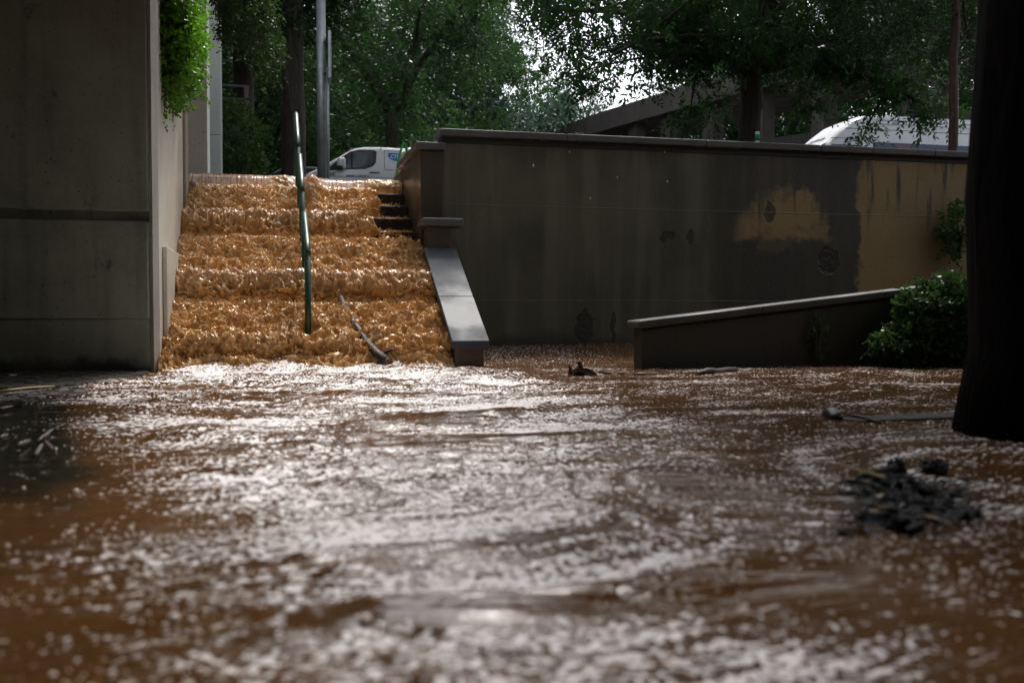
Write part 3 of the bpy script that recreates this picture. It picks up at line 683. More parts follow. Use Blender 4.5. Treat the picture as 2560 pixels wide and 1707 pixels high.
for px, py_, sx, sy, sz in ((2235, 1215, .10, .07, .05), (2180, 1235, .06, .045, .035), (2250, 1270, .09, .07, .045), (2300, 1240, .075, .06, .045), (2350, 1270, .06, .05, .03), (2200, 1290, .07, .05, .03),
                            (2260, 1315, .055, .04, .025), (2400, 1290, .04, .03, .02), (2150, 1205, .05, .02, .018), (2130, 1240, .05, .018, .014), (2430, 1282, .035, .015, .012), (2240, 1175, .04, .03, .05)):
    p = at(px, py_, .01); parts.append(blob((p.x, p.y, .012), sx * .8, sy * .9, sz * .62, px, 26, .85, 5.5))
for q in parts: P(link('leaf_lump', npmesh('leaf_lump', *q), DEBRIS), lc)
for k in range(150):                                   # single leaves and stalks in the clump
    p = at(rng.uniform(2130, 2430), rng.uniform(1200, 1320), .03); an = rng.uniform(0, 6.28); l = rng.uniform(.03, .08)
    dv = Vector((math.cos(an), math.sin(an), rng.uniform(-.1, .35))) * l; sd_ = Vector((-math.sin(an), math.cos(an), .3)) * l * .28
    m_ = MB(); p2 = p + dv; q = p + dv * .45
    m_.v += [tuple(p), tuple(q + sd_), tuple(p2), tuple(q - sd_), tuple(q + Vector((0, 0, .008)))]; m_.f += [(0, 1, 4), (1, 2, 4), (2, 3, 4), (3, 0, 4)]
    P(m_.build('leaf', DEBRIS if k % 14 else simple('tan_leaf', (.30, .20, .11), .4)), lc)
for k in range(16):
    p = at(rng.uniform(2110, 2430), rng.uniform(1195, 1320), .03); an = rng.uniform(-.9, .9); l = rng.uniform(.06, .16)
    d_ = Vector((math.cos(an), math.sin(an), rng.uniform(-.12, .25))) * l
    P(MB().tube([p - d_ * .5, p + Vector((0, 0, .01)), p + d_ * .5], [.002, .004, .002], 5).build('twig', DEBRIS), lc)
P(MB().tube([at(2100, 1160, .05), at(2215, 1195, .06)], [.004, .006], 7).build('stalk', simple('tan_stalk', (.28, .19, .10), .4)), lc)
P(MB().tube([at(2085, 1212, .015), at(2190, 1180, .05), at(2240, 1168, .06)], [.003, .01, .014], 7).build('stalk', DEBRIS), lc)
f2 = empty('small_leaf_clump', tuple(at(2340, 1170, 0)), 0, 'small black leaf lump floating just behind the big leaf clump', 'leaf clump')
p = at(2338, 1178, .01); v_, f_2 = blob((p.x, p.y, .02), .045, .04, .03, 4.4, 20, .5); P(link('leaf_mush', npmesh('leaf_mush', v_, f_2), DEBRIS), f2)
P(MB().tube([at(2285, 1175, .01), at(2320, 1165, .03)], [.003, .005], 6).build('stalk', TWIG), f2)
# litter line at the dry edge on the left
for k, (pa, pb, r, mt, lab) in enumerate([((0, 984), (136, 972), .009, STRAW, 'long pale yellow reed lying on the wet paving at the left edge'),
    ((0, 994), (90, 984), .006, TWIG, 'thin grey reed lying just in front of the yellow reed'),
    ((45, 1124), (74, 1112), .010, TWIG, 'short pale twig afloat in the dark water, right of the one at the frame edge'),
    ((0, 1106), (18, 1098), .010, TWIG, 'short pale twig afloat at the left frame edge'),
    ((96, 1112), (132, 1082), .008, TWIG, 'slanting grey twig afloat at the tip of the foam'),
    ((88, 1148), (105, 1122), .009, TWIG, 'grey twig afloat pointing towards the camera'),
    ((112, 1112), (132, 1134), .005, TWIG, 'very thin twig crossing beside the slanting grey twig'),
    ((265, 968), (275, 952), .02, BLACK, 'black leafy scrap at the edge of the paving near the pier'),
    ((0, 1030), (32, 1024), .008, TWIG, 'pale twig half sunk in the dark water at the left edge')]):
    floater('twig', at(*pa, .02 if k < 2 else 0), at(*pb, .02 if k < 2 else 0), r, mt, lab, 'twig', z=.02)
lt = MB()
for k in range(420):
    px = rng.uniform(-60, 200); p = at(px, rng.gauss(1000 - px * .09, 10), 0); an = rng.uniform(-.5, .5) + (1.57 if rng.random() < .2 else 0); l = rng.uniform(.01, .09)
    lt.tube([p + Vector((0, 0, .015)), p + Vector((math.cos(an) * l, math.sin(an) * l, .02))], rng.uniform(.002, .006), 4)
tag(lt.build('leaf_litter', simple('litter', (.06, .045, .035), .45, 0, .5)), kind='stuff')
wb = empty('white_scrap', tuple(at(32, 938, .03)), 0, 'tiny white scrap lying on the paving beneath the pier', 'litter')
p = at(32, 938, .05); v_, f_2 = blob(tuple(p), .03, .02, .008, 2.0, 10, .4); P(link('scrap', npmesh('scrap', v_, f_2), SACKW), wb)

# ---------------------------------------------------------------- foliage helpers
def sprigs(cen, rs, L=.22, nl=7, ll=.07, lw=.03, droop=.5, dirs=None, spread=1.0):
    n = len(cen); d = rs.normal(size=(n, 3)) * spread
    if dirs is not None: d = d + dirs
    d[:, 2] -= droop; d /= np.linalg.norm(d, axis=1)[:, None]
    a = np.cross(d, rs.normal(size=(n, 3))); a /= np.linalg.norm(a, axis=1)[:, None] + 1e-9; nn = np.cross(a, d)
    sl = rs.uniform(.6, 1.25, n)
    vs_ = []
    for k in range(nl):
        t = (k + .5) / nl; sgn = 1 if k % 2 else -1
        b = cen + d * (L * t * sl)[:, None] + np.array([0, 0, -1]) * (L * t * t * .25 * sl)[:, None]
        if k == nl - 1: ld = d
        else: ld = a * sgn * .8 + d * .6
        ld = ld + rs.normal(size=(n, 3)) * .22 + np.array([0, 0, -.2]); ld /= np.linalg.norm(ld, axis=1)[:, None]
        wd = np.cross(ld, nn + rs.normal(size=(n, 3)) * .45); wd /= np.linalg.norm(wd, axis=1)[:, None] + 1e-9
        s_ = sl * rs.uniform(.75, 1.2, n)
        m = b + ld * (ll * .45 * s_)[:, None]; ww = wd * (lw * .5 * s_)[:, None]
        vs_ += [b, m + ww, b + ld * (ll * s_)[:, None], m - ww]
    V_ = np.stack(vs_, 1).reshape(-1, 3); F_ = np.arange(len(V_)).reshape(-1, 4); return V_, F_
def tree(name, label, group, base, h_trunk, r, crown_c, crown_r, nclump, per, leaf, kw, seed, limbs=7, lean=(0, 0), fork=None, bark=BARK, clump_r=.55, extra=(), hollow=.35, gaps=(), foot=1.45):
    rs_ = np.random.RandomState(seed); rg = random.Random(seed)
    e = empty(name, base, 0, label, 'tree', group); bx_, by_, bz_ = base
    top = Vector((bx_ + lean[0], by_ + lean[1], bz_ + h_trunk)); b0 = Vector(base) - Vector((0, 0, .3))
    mb = MB(); n = 9; pts = [b0.lerp(top, t / (n - 1)) + Vector((rg.uniform(-.2, .2), rg.uniform(-.2, .2), 0)) * min(r, .12) * (0 if t in (0,) else 1) for t in range(n)]
    mb.tube(pts, [r * (foot, 1 + (foot - 1) * .27, 1.02, 1, .97, .93, .9, .86, .8)[t] for t in range(n)], 14, True, .05, rg)
    cc = Vector(crown_c); cr = Vector(crown_r)
    P(mb.build('trunk', bark, smooth=True), e)
    lb = MB(); ends = []
    for i in range(limbs):
        a = 2 * math.pi * (i + rg.uniform(0, .6)) / limbs; el = rg.uniform(-.35, .9)
        tgt = Vector((cc.x + cr.x * .8 * math.cos(a) * math.cos(el), cc.y + cr.y * .8 * math.sin(a) * math.cos(el), cc.z + cr.z * .8 * math.sin(el)))
        if i < len(extra): tgt = Vector(extra[i])
        mid = top.lerp(tgt, .45) + Vector((rg.uniform(-.3, .3), rg.uniform(-.3, .3), .25 * (tgt - top).length * .4))
        q = [top - Vector((0, 0, .15)), top.lerp(mid, .5) + Vector((0, 0, .1)), mid, mid.lerp(tgt, .5) + Vector((rg.uniform(-.2, .2), 0, .05)), tgt]
        lb.tube(q, [r * .62, r * .45, r * .32, r * .2, r * .07], 8, True, .05, rg); ends += [q[2], q[3], q[4]]
        for j in range(4):
            s0 = q[rg.choice((2, 3))]; t1 = s0 + Vector((rg.gauss(0, 1), rg.gauss(0, 1), rg.gauss(0, .6))) * cr.length * .17
            lb.tube([s0, s0.lerp(t1, .5) + Vector((0, 0, .08)), t1], [r * .16, r * .1, r * .03], 5); ends.append(t1)
    P(lb.build('limbs', bark, smooth=True), e)
    # clump centres
    u = rs_.normal(size=(nclump, 3)); u /= np.linalg.norm(u, axis=1)[:, None]; rad = rs_.uniform(hollow, 1, (nclump, 1)) ** .6
    cl_ = np.array(cc) + u * rad * np.array(cr)
    cl_ = np.concatenate([cl_, np.array([tuple(q) for q in ends])])
    cs = rs_.uniform(.55, 1.3, len(cl_)) * clump_r
    which = rs_.randint(0, len(cl_), per * len(cl_)); off = rs_.normal(size=(len(which), 3)) * np.array([1, 1, .7])
    cen_ = cl_[which] + off * cs[which][:, None] * .6
    for (gx, gy, gz, gr) in gaps: cen_ = cen_[(((cen_ - np.array([gx, gy, gz])) ** 2).sum(1) > gr * gr)]
    V_, F_ = sprigs(cen_, rs_, **kw); P(link('crown', npmesh('crown', V_, F_, False), leaf), e)
    return e
def copytree(e, loc, label, group, s=1.0, rz=0.0):
    c = e.copy(); COL.objects.link(c); c['label'] = label
    if group: c['group'] = group
    for ch in list(e.children):
        d_ = ch.copy(); COL.objects.link(d_); d_.parent = c
    c.location = loc; c.rotation_euler = (0, 0, rz); c.scale = (s, s, s); return c

G_FAR = 'trees closing the view beyond the street'
KW_F = dict(L=.46, nl=7, ll=.24, lw=.12, droop=.5)
KW_M = dict(L=.36, nl=8, ll=.15, lw=.065, droop=.6)
def sz(x, y): return (x, y, street_z(x, y))
# mid-distance leafy trees
t1 = tree('leafy_tree', 'large drooping locust tree behind the white van with the blue logo', None, sz(4.4, 36), 4.0, .28, (3.9, 36, 10.6), (6.2, 4.5, 6.6), 150, 55, L_MID, KW_M, 1, clump_r=1.0)
t2 = tree('leafy_tree', 'dark leafy tree with a thick trunk just left of the lamp post', None, sz(.62, 24), 5.2, .27, (-.8, 25.5, 10.0), (4.4, 4, 3.6), 80, 55, L_DARK, KW_M, 2, clump_r=.9)
copytree(t2, sz(13.0, 25.3), 'dark leafy tree right behind the forked tree', None, 1.15, 1.0)
copytree(t2, sz(20.3, 27), 'dark leafy tree rising behind the high roof van', None, 1.2, 3.0)
t3 = copytree(t2, sz(-.55, 26.5), 'dark leafy tree with a thick trunk left of the green handrail top', None, 1.02, 2.0)
tb = tree('leafy_tree', 'dense dark tree at the far left end of the street', G_FAR, sz(-4, 44), 3.2, .3, (-4, 44, 9.6), (6, 4, 6.5), 130, 42, L_DARK, KW_F, 4, clump_r=1.15)
copytree(tb, sz(2.5, 50), 'dense dark tree behind the two trunks at the lamp post', G_FAR, 1.0, 1.1)
copytree(tb, sz(-8, 37), 'dense dark tree behind the concrete columns', G_FAR, .9, 2.1)
copytree(tb, sz(-1.2, 39), 'dense dark tree between the columns and the twin trunks', G_FAR, .72, 4.1)
tf = tree('leafy_tree', 'hazy grey green tree rising tall in the gap above the wall corner', G_FAR, sz(10.2, 56), 4, .3, (10.2, 56, 16), (3.9, 4, 11), 150, 45, L_HAZE, KW_F, 6, clump_r=1.2)
tg = tree('leafy_tree', 'hazy grey green tree low on the skyline above the long coping', G_FAR, sz(17, 60), 3, .3, (17, 60, 10.2), (6.5, 4, 5.2), 110, 45, L_HAZE, KW_F, 7, clump_r=1.2)
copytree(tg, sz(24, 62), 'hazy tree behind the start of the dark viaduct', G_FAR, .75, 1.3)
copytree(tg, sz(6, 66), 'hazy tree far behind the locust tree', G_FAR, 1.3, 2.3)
copytree(tb, sz(34, 66), 'dense dark tree behind the viaduct beside the forked tree', G_FAR, 1.5, .5)
copytree(tb, sz(44, 64), 'dense dark tree behind the viaduct above the parked high roof van', G_FAR, 1.6, 3.5)
copytree(tb, sz(56, 60), 'dense dark tree at the far right behind the trunk', G_FAR, 1.6, 5.0)
# forked tree on the right, its hanging branches over the coping and van
t4 = tree('forked_tree', 'forked dark tree standing behind the coping right of the white marker post', None, sz(9.55, 18.6), 2.9, .24, (8.6, 18.2, 8.0), (5.6, 3.6, 2.7), 120, 62, L_MID,
          dict(L=.28, nl=8, ll=.12, lw=.05, droop=.75), 9, limbs=9, clump_r=.62,
          extra=((5.0, 17.8, 6.1), (5.8, 17.2, 5.2), (12.2, 17.6, 5.4), (12.6, 17.0, 4.5), (7.3, 17.5, 5.2), (10.6, 18.2, 9.0), (13.5, 18.5, 6.2)), gaps=((7.05, 18, 5.5, .55), (7.2, 16.6, 5.3, .5), (6.9, 19.4, 5.7, .55), (6.3, 18, 6.2, .4), (6.9,20.5,6.2,.5)))
t5 = tree('slim_tree', 'slim tree with a rusty brown stem close behind the wall before the high roof van', None, sz(11.0, 14.3), 3.9, .075, (11.4, 15.2, 7.2), (2.8, 2.2, 2.3), 60, 60, L_DARK,
          dict(L=.2, nl=8, ll=.075, lw=.03, droop=.9), 10, limbs=6, bark=RUST, clump_r=.5, extra=((11.8, 14.6, 4.6), (10.4, 14.6, 5.3)))
# the big black trunk in the right foreground with its unseen canopy spread to shade the wall
t6 = tree('big_tree', 'huge black tree trunk with a flared foot at the right edge of the picture', None, (3.78, 4.06, 0), 5.6, .43, (7.9, 7.4, 8.4), (5.4, 4.6, 1.7), 170, 45, L_DARK,
          dict(L=.4, nl=7, ll=.17, lw=.08, droop=.3), 12, limbs=8, bark=BARK_RED, clump_r=.9, hollow=.1, foot=1.36)
# shrub row far away and conical bush by the column
def shrub(name, label, group, c, r, n, leaf, kw, seed, cat='shrub'):
    rs_ = np.random.RandomState(seed); e = empty(name, (c[0], c[1], c[2] - r[2]), 0, label, cat, group)
    u = rs_.normal(size=(n, 3)); u /= np.linalg.norm(u, axis=1)[:, None]; rad = rs_.uniform(.3, 1, (n, 1)) ** .5
    wob = 1 + .45 * perlin(u[:, 0] * 2 + seed, u[:, 1] * 2, u[:, 2] * 2)[:, None]
    cen_ = np.array(c) + u * rad * wob * np.array(r); V_, F_ = sprigs(cen_, rs_, dirs=u * 1.2, **kw)
    P(link('foliage', npmesh('foliage', V_, F_, False), leaf), e)
    m_ = MB(); rg = random.Random(seed)
    for k in range(5):
        a = k * 1.3; b_ = Vector((c[0], c[1], c[2] - r[2])); m_.tube([b_, b_ + Vector((math.cos(a) * r[0] * .3, math.sin(a) * r[1] * .3, r[2] * .8)), b_ + Vector((math.cos(a) * r[0] * .6, math.sin(a) * r[1] * .6, r[2] * 1.4))], [.03, .02, .008], 5)
    P(m_.build('stems', BARK), e); return e
shrub('clipped_bush', 'bright green rounded bush against the far column at the stair head', None, (-.62, 20.6, 3.75), (.62, .5, .95), 2600, L_BUSH, dict(L=.09, nl=5, ll=.05, lw=.035, droop=0), 21, 'bush')
s0 = shrub('street_shrub', 'dark green shrub between the columns and the twin trunks', 'shrubs along the far side of the street', (-2, 33, 4.9), (2.4, 1.2, 1.9), 2600, L_MID, dict(L=.26, nl=6, ll=.11, lw=.06, droop=.1), 22)
for k, (x, y, lab) in enumerate(((2.4, 40, 'dark green shrub behind the lamp post and van'), (7.5, 40, 'dark green shrub behind the white van roof'), (12.5, 46, 'dark green shrub behind the wall corner coping'), (-6.5, 33, 'dark green shrub hidden behind the columns'))):
    c = s0.copy(); COL.objects.link(c); c['label'] = lab; c.location = (x, y, street_z(x, y) - .1); c.scale = (1.35, 1, 1.1)
    for ch in s0.children: d_ = ch.copy(); COL.objects.link(d_); d_.parent = c
# hanging ivy on the pier flank
def hanging(name, label, x0, x1, y0, y1, ztop, zfun, bulge, n, leaf, kw, seed):
    rs_ = np.random.RandomState(seed); e = empty(name, ((x0 + x1) / 2, (y0 + y1) / 2, ztop), 0, label, 'climbing plant')
    ns = 90; m_ = MB(); cs = []
    for i in range(ns):
        y = rs_.uniform(y0, y1); b = rs_.uniform(0, 1) ** .7 * bulge; zb = zfun(y, b) + abs(rs_.normal()) * .25
        x = x0 + b; k = 6; q = [Vector((x0 + .02 + (x - x0) * math.sin(t * 1.2) if False else x0 + (x - x0) * min(1, .35 + t * .8), y + .05 * math.sin(t * 5 + i), ztop + (zb - ztop) * t)) for t in np.linspace(0, 1, k)]
        m_.tube(q, [.006] * k, 3)
        for q0, q1 in zip(q[:-1], q[1:]):
            for _ in range(n // (ns * (k - 1))): cs.append(tuple(q0.lerp(q1, rs_.uniform()) + Vector(rs_.normal(size=3) * .055)))
    P(m_.build('vines', BARK), e)
    V_, F_ = sprigs(np.array(cs), rs_, **kw); P(link('leaves', npmesh('leaves', V_, F_, False), leaf), e); return e
hanging('hanging_ivy', 'bright green ivy curtain hanging down the flank of the concrete pier', -1.0, -.6, 10.35, 12.3, 4.6, lambda y, b: 2.5 + (y - 10.6) * .12 + b * 1.8, .27, 9000, L_IVY, dict(L=.075, nl=5, ll=.038, lw=.03, droop=.35), 31)
hanging('hanging_vine', 'darker trailing vine spilling in front of the tall columns', -.95, -.2, 13.6, 15.6, 6.3, lambda y, b: 4.7 - b * .75 + (.6 if b < .3 else 0), 1.15, 6000, L_IVYD, dict(L=.10, nl=6, ll=.045, lw=.03, droop=.6), 33)
# bush at the right on the ramp wall
bu = shrub('ivy_bush', 'dark glossy green bush spilling over the low ramp wall beside the big trunk', None, (7.12, 9.32, .52), (.56, .36, .42), 2200, L_IVYD, dict(L=.10, nl=6, ll=.05, lw=.034, droop=.1), 24, 'bush')
shrub('ivy_bush', 'low dark foliage at the water line under the glossy bush', None, (6.78, 9.25, .24), (.55, .3, .24), 1300, L_IVYD, dict(L=.09, nl=6, ll=.045, lw=.03, droop=.2), 25, 'bush')
shrub('small_climber', 'few ivy leaves on the yellow wall beside the big trunk', None, (9.5, 12.2, 1.75), (.2, .12, .34), 120, L_BUSH, dict(L=.14, nl=6, ll=.075, lw=.05, droop=.1), 26, 'climbing plant')
shrub('small_climber', 'thin ivy strand climbing the front of the low ramp wall', None, (5.78, 9.66, .33), (.1, .05, .26), 60, L_BUSH, dict(L=.06, nl=5, ll=.03, lw=.022, droop=.2), 27, 'climbing plant')

# ---------------------------------------------------------------- street furniture
lp = empty('lamp_post', (1.19, 22.4, street_z(0, 22.4)), 0, 'grey steel lamp post standing behind the stair head', 'lamp post')
z0 = lp.location.z
P(MB().tube([(1.19, 22.4, z0 - .1), (1.19, 22.4, z0 + 5.0)], [.10, .10], 16).build('lower_pole', STEEL, smooth=True), lp)
P(MB().tube([(1.20, 22.4, z0 + 4.98), (1.22, 22.4, z0 + 9)], [.125, .10], 16).build('upper_pole', STEEL, smooth=True), lp)
P(MB().tube([(1.32, 22.3, z0 - .1), (1.32, 22.3, z0 + 3.0)], [.035, .035], 8).build('cable_pipe', STEEL, smooth=True), lp)
sg = empty('street_sign', (1.36, 22.3, 5.6), R(-3), 'narrow street sign seen edge on, fixed to the lamp post', 'sign')
MB().box(-.03, .03, -.35, .35, 0, 1.02).build('panel', STEEL, sg, bevel=.01); MB().box(.034, .04, -.33, .33, .03, .99).build('sign_face', WHITE2, sg)
MB().box(-.12, -.035, -.02, .02, .15, .19).build('bracket', BLACK, sg); MB().box(-.12, -.035, -.02, .02, .83, .87).build('bracket', BLACK, sg)
mp = empty('marker_post', (8.98, 17.2, street_z(0, 17.2)), 0, 'slim white marker post with a green band behind the coping', 'post')
P(MB().tube([(8.98, 17.2, 2.3), (8.98, 17.2, 3.95)], .042, 12).build('post', WHITE, smooth=True), mp)
P(MB().tube([(8.98, 17.2, 3.78), (8.98, 17.2, 3.90)], .046, 12).build('green_band', STRAPM, smooth=True), mp)
gf = empty('steel_frame', (-.7, 24, 3), 0, 'dark steel frame with one upright beside the rounded bush', 'frame')
P(MB().box(-.48, -.38, 24, 24.1, 2.9, 5.75).build('upright', simple('dull_steel', (.16, .12, .10), .6), bevel=.01), gf)
for z in (5.75, 5.45, 5.1): P(MB().box(-1.6, -.38, 24.0, 24.06, z, z + .05).build('crossbar', simple('dull_bar', (.10, .09, .085), .6)), gf)
P(MB().box(-1.6, -.5, 24.08, 24.12, 2.9, 5.1).build('panel', simple('dark_panel', (.03, .025, .022), .5)), gf)
tl = empty('traffic_light', (-.3, 34, 3.6), 0, 'small traffic light glowing green far down the street', 'traffic light')
P(MB().tube([(-.30, 34, 3.4), (-.30, 34, 5.7)], .05, 8).build('pole', BLACK), tl)
P(MB().box(-.42, -.18, 33.86, 34.05, 5.55, 6.3).build('housing', BLACK, bevel=.02), tl)
em = Mat('green_signal'); em.set(Base_Color=(0, .3, .2), Emission_Color=(0, .8, .55), Emission_Strength=1.0)
P(MB().tube([(-.30, 33.84, 5.75), (-.30, 33.855, 5.75)], .07, 14).build('lens', em.m), tl)
tl2 = empty('indicator_lamp', (.75, 34, 4), 0, 'small orange lamp glowing low between the columns and trunks', 'lamp')
em = Mat('orange_signal'); em.set(Base_Color=(.4, .2, 0), Emission_Color=(1, .45, .03), Emission_Strength=.8)
P(MB().tube([(.68, 33.5, 5.35), (.68, 33.54, 5.35)], .07, 12).build('lens', em.m), tl2)
P(MB().tube([(.68, 33.6, 3.4), (.68, 33.6, 5.45)], .045, 8).build('pole', BLACK), tl2)

# sacks at the head of the stairs
sk = empty('rubble_sack', (2.05, 15.6, 2.4), 0, 'large tan bulk sack with green straps behind the stair parapet', 'sack')
n = 26; v_, f_2 = blob((2.21, 15.7, 2.62), .27, .27, .36, 9.1, 26, .10, 1.6); P(link('bag', npmesh('bag', v_, f_2), SACK), sk)
v_, f_2 = blob((2.26, 15.75, 3.05), .2, .22, .11, 3.1, 26, .22, 2.4); P(link('open_top', npmesh('open_top', v_, f_2), SACKW), sk)
def strap(pts, wd=.035):
    m_ = MB(); b = 0
    for i, q in enumerate(pts):
        m_.v += [(q[0] - wd / 2, q[1], q[2]), (q[0] + wd / 2, q[1], q[2]), (q[0] + wd / 2, q[1] + .006, q[2]), (q[0] - wd / 2, q[1] + .006, q[2])]
    for i in range(len(pts) - 1):
        for k in range(4): m_.f.append((i * 4 + k, i * 4 + (k + 1) % 4, i * 4 + 4 + (k + 1) % 4, i * 4 + 4 + k))
    return m_
P(strap([(1.97, 15.36, 2.45), (1.95, 15.34, 2.65), (1.965, 15.36, 2.85), (1.98, 15.38, 2.93), (2.03, 15.4, 3.1), (2.07, 15.42, 3.19), (2.10, 15.42, 3.17), (2.11, 15.42, 3.05), (2.06, 15.42, 2.9)]).build('strap', STRAPM), sk)

# viaduct behind ---------------------------------------------------------
vd = empty('viaduct', (24, 45, 5), 0, 'dark concrete viaduct on columns rising behind the forked tree', 'viaduct')
def atz(px, zc):
    f = 2560 * 35 / 36; a = R(YAW); t = (px - 1280) / f; return (zc * (math.sin(a) + t * math.cos(a)), zc * (math.cos(a) - t * math.sin(a)))
path = [atz(1330, 63), atz(1500, 55.2), atz(1700, 49), atz(1900, 44.5), atz(2100, 41), atz(2400, 37), atz(2900, 33)]
m_ = MB(); m_.v = []; 
for (x, y) in path:
    m_.v += [(x, y, 10.45), (x, y, 11.5), (x + 3, y + 7, 11.5), (x + 3, y + 7, 10.45)]
for i in range(len(path) - 1):
    for k in range(4): m_.f.append((i * 4 + k, i * 4 + (k + 1) % 4, i * 4 + 4 + (k + 1) % 4, i * 4 + 4 + k))
m_.f += [(0, 1, 2, 3), tuple(len(m_.v) - 4 + k for k in (3, 2, 1, 0))]
P(m_.build('deck', RAMPM), vd)
for px in (1598, 1683, 1790, 1915, 2070, 2290, 2520):
    zc = float(np.interp(px, [1330, 1500, 1700, 1900, 2100, 2400, 2900], [63, 55.2, 49, 44.5, 41, 37, 33])) + .7
    x, y = atz(px, zc); P(MB().box(x - .28, x + .35, y, y + 1.1, 4.5, 10.44).build('column', RAMPM, bevel=.03), vd)
m_ = MB(); a, b = atz(1480, 66), atz(2900, 44)
m_.prism([(a[0], a[1]), (b[0], b[1]), (b[0] + 1, b[1] + 1), (a[0] + 1, a[1] + 1)], 'z', 4, 10.4); P(m_.build('back_wall', simple('dark_masonry', (.03, .026, .024), .8)), vd)

# ---------------------------------------------------------------- vans
def van(name, label, loc, W, prof_, paint, hz):
    e = empty(name, loc, 0, label, 'van'); Lx = prof_[-1][0]; H = max(z for _, z in prof_); bz = 1.1
    px_ = [a for a, _ in prof_]; pz_ = [b for _, b in prof_]
    hw = lambda z: W / 2 - .17 * max(0, (z - bz)) / (H - bz) * (H - bz) / 1.0 * (.9)
    xsv = sorted(set([round(t, 3) for t in np.linspace(0, Lx, 60)] + px_)); v_ = []; nring = None
    for x in xsv:
        top = float(np.interp(x, px_, pz_)); zb = .35 if .2 < x < Lx - .1 else .45
        nose = 1 - .22 * math.exp(-x / .28) ; c = .16 if top > 1.6 else .1
        ring = [(0, zb)]
        for z in (zb, zb + .15, min(.75, top - .3), min(bz, top - .25)): ring.append((hw(z) * nose, z))
        zc_ = top - c; ring.append((hw(zc_) * nose, zc_))
        for an in (25, 50, 72): a_ = R(an); ring.append(((hw(zc_) - c + c * math.cos(a_)) * nose, zc_ + c * math.sin(a_) * .9))
        ring.append((max(.05, (hw(zc_) - c * 1.6)) * nose, top - .005)); ring.append((0, top + .0))
        full = [(-a_, b_) for a_, b_ in ring] + [(a_, b_) for a_, b_ in ring[-2:0:-1]]
        nring = len(full); v_ += [(x, a_, b_) for a_, b_ in full]
    f_ = []
    for i in range(len(xsv) - 1):
        for k in range(nring): f_.append((i * nring + k, i * nring + (k + 1) % nring, (i + 1) * nring + (k + 1) % nring, (i + 1) * nring + k))
    f_.append(tuple(range(nring))); f_.append(tuple(range(len(v_) - 1, len(v_) - nring - 1, -1)))
    m_ = MB(); m_.v = v_; m_.f = f_; o = m_.build('body', paint, e, smooth=True)
    m_2 = o.modifiers.new('split', 'EDGE_SPLIT'); m_2.split_angle = R(38)
    for wx in (.95, Lx - 1.05):
        for sy in (-1, 1):
            y0 = sy * (W / 2 - .22); y1 = sy * (W / 2 + .01)
            wl_ = MB().tube([(wx, y0, .34), (wx, y1, .34)], .34, 24).build('wheel', BLACK, e)
            MB().tube([(0, y1 - .0, 0), (0, y1 + sy * .012, 0)], .21, 18).build('rim', STEEL, wl_).location = (wx, 0, .34)
    return e, hw
def side_poly(pts, hw, mat, name, par, off=.004, th=.0):
    m_ = MB(); m_.v = [(x, -(hw(z) + off), z) for x, z in pts] + [(x, -(hw(z) + off - .02), z) for x, z in pts]; n_ = len(pts)
    m_.f = [tuple(range(n_)), tuple(range(2 * n_ - 1, n_ - 1, -1))] + [(i, (i + 1) % n_, n_ + (i + 1) % n_, n_ + i) for i in range(n_)]
    return m_.build(name, mat, par)
def text_mesh(s, size, shear=0, bold=.0):
    cu = bpy.data.curves.new('t', 'FONT'); cu.body = s; cu.size = size; cu.shear = shear; cu.offset = bold; cu.extrude = .002; cu.resolution_u = 2
    o = bpy.data.objects.new('t', cu); COL.objects.link(o); dg = bpy.context.evaluated_depsgraph_get(); me = bpy.data.meshes.new_from_object(o.evaluated_get(dg))
    bpy.data.objects.remove(o); return me
p1 = [(0, .72), (.06, .98), (.3, 1.16), (.69, 1.34), (1.0, 1.56), (1.3, 1.76), (1.57, 1.91), (1.85, 1.965), (2.3, 1.985), (4.5, 1.95), (4.9, 1.86), (4.98, 1.2)]
V1, hw1 = van('cargo_van', 'white delivery van with a blue rounded logo parked across the street', (.93, 30.4, 3.44), 1.98, p1, WHITE, 0)
side_poly([(.74, 1.20), (1.35, 1.25), (1.9, 1.28), (2.12, 1.38), (2.2, 1.5), (2.22, 1.80), (2.16, 1.85), (1.72, 1.85), (1.45, 1.78), (1.1, 1.53)], hw1, BLACK, 'side_window_seal', V1, .004)
sw_ = side_poly([(1.02, 1.27), (1.35, 1.29), (1.88, 1.32), (2.07, 1.41), (2.15, 1.51), (2.17, 1.78), (2.12, 1.81), (1.74, 1.81), (1.5, 1.76), (1.22, 1.56)], hw1, GLASS, 'side_window', V1, .008)
side_poly([(1.47, 1.27), (1.52, 1.27), (1.52, 1.78), (1.47, 1.76)], hw1, BLACK, 'window_bar', V1, .012)
ws = MB(); ws.v = [(.72, -.86, 1.372), (.72, .86, 1.372), (1.55, .74, 1.918), (1.55, -.74, 1.918)]; ws.f = [(0, 1, 2, 3)]; ws.build('windscreen', GLASS, V1).location = (-.01, 0, .012)
mi = MB().box(1.06, 1.30, -1.20, -.98, 1.24, 1.56).build('mirror', WHITE, V1, bevel=.05, seg=3, smooth=True)
MB().box(1.05, 1.22, -1.205, -1.0, 1.22, 1.33).build('mirror_base', BLACK, V1, bevel=.02)
side_poly([(2.0, 1.165), (2.30, 1.165), (2.30, 1.195), (2.0, 1.195)], hw1, BLACK, 'door_handle', V1, .03)
side_poly([(2.345, .5), (2.36, .5), (2.36, 1.93), (2.345, 1.93)], hw1, SEAM, 'door_seam', V1, .003)
side_poly([(1.02, .5), (1.033, .5), (1.033, 1.2), (1.02, 1.2)], hw1, SEAM, 'door_seam', V1, .003)
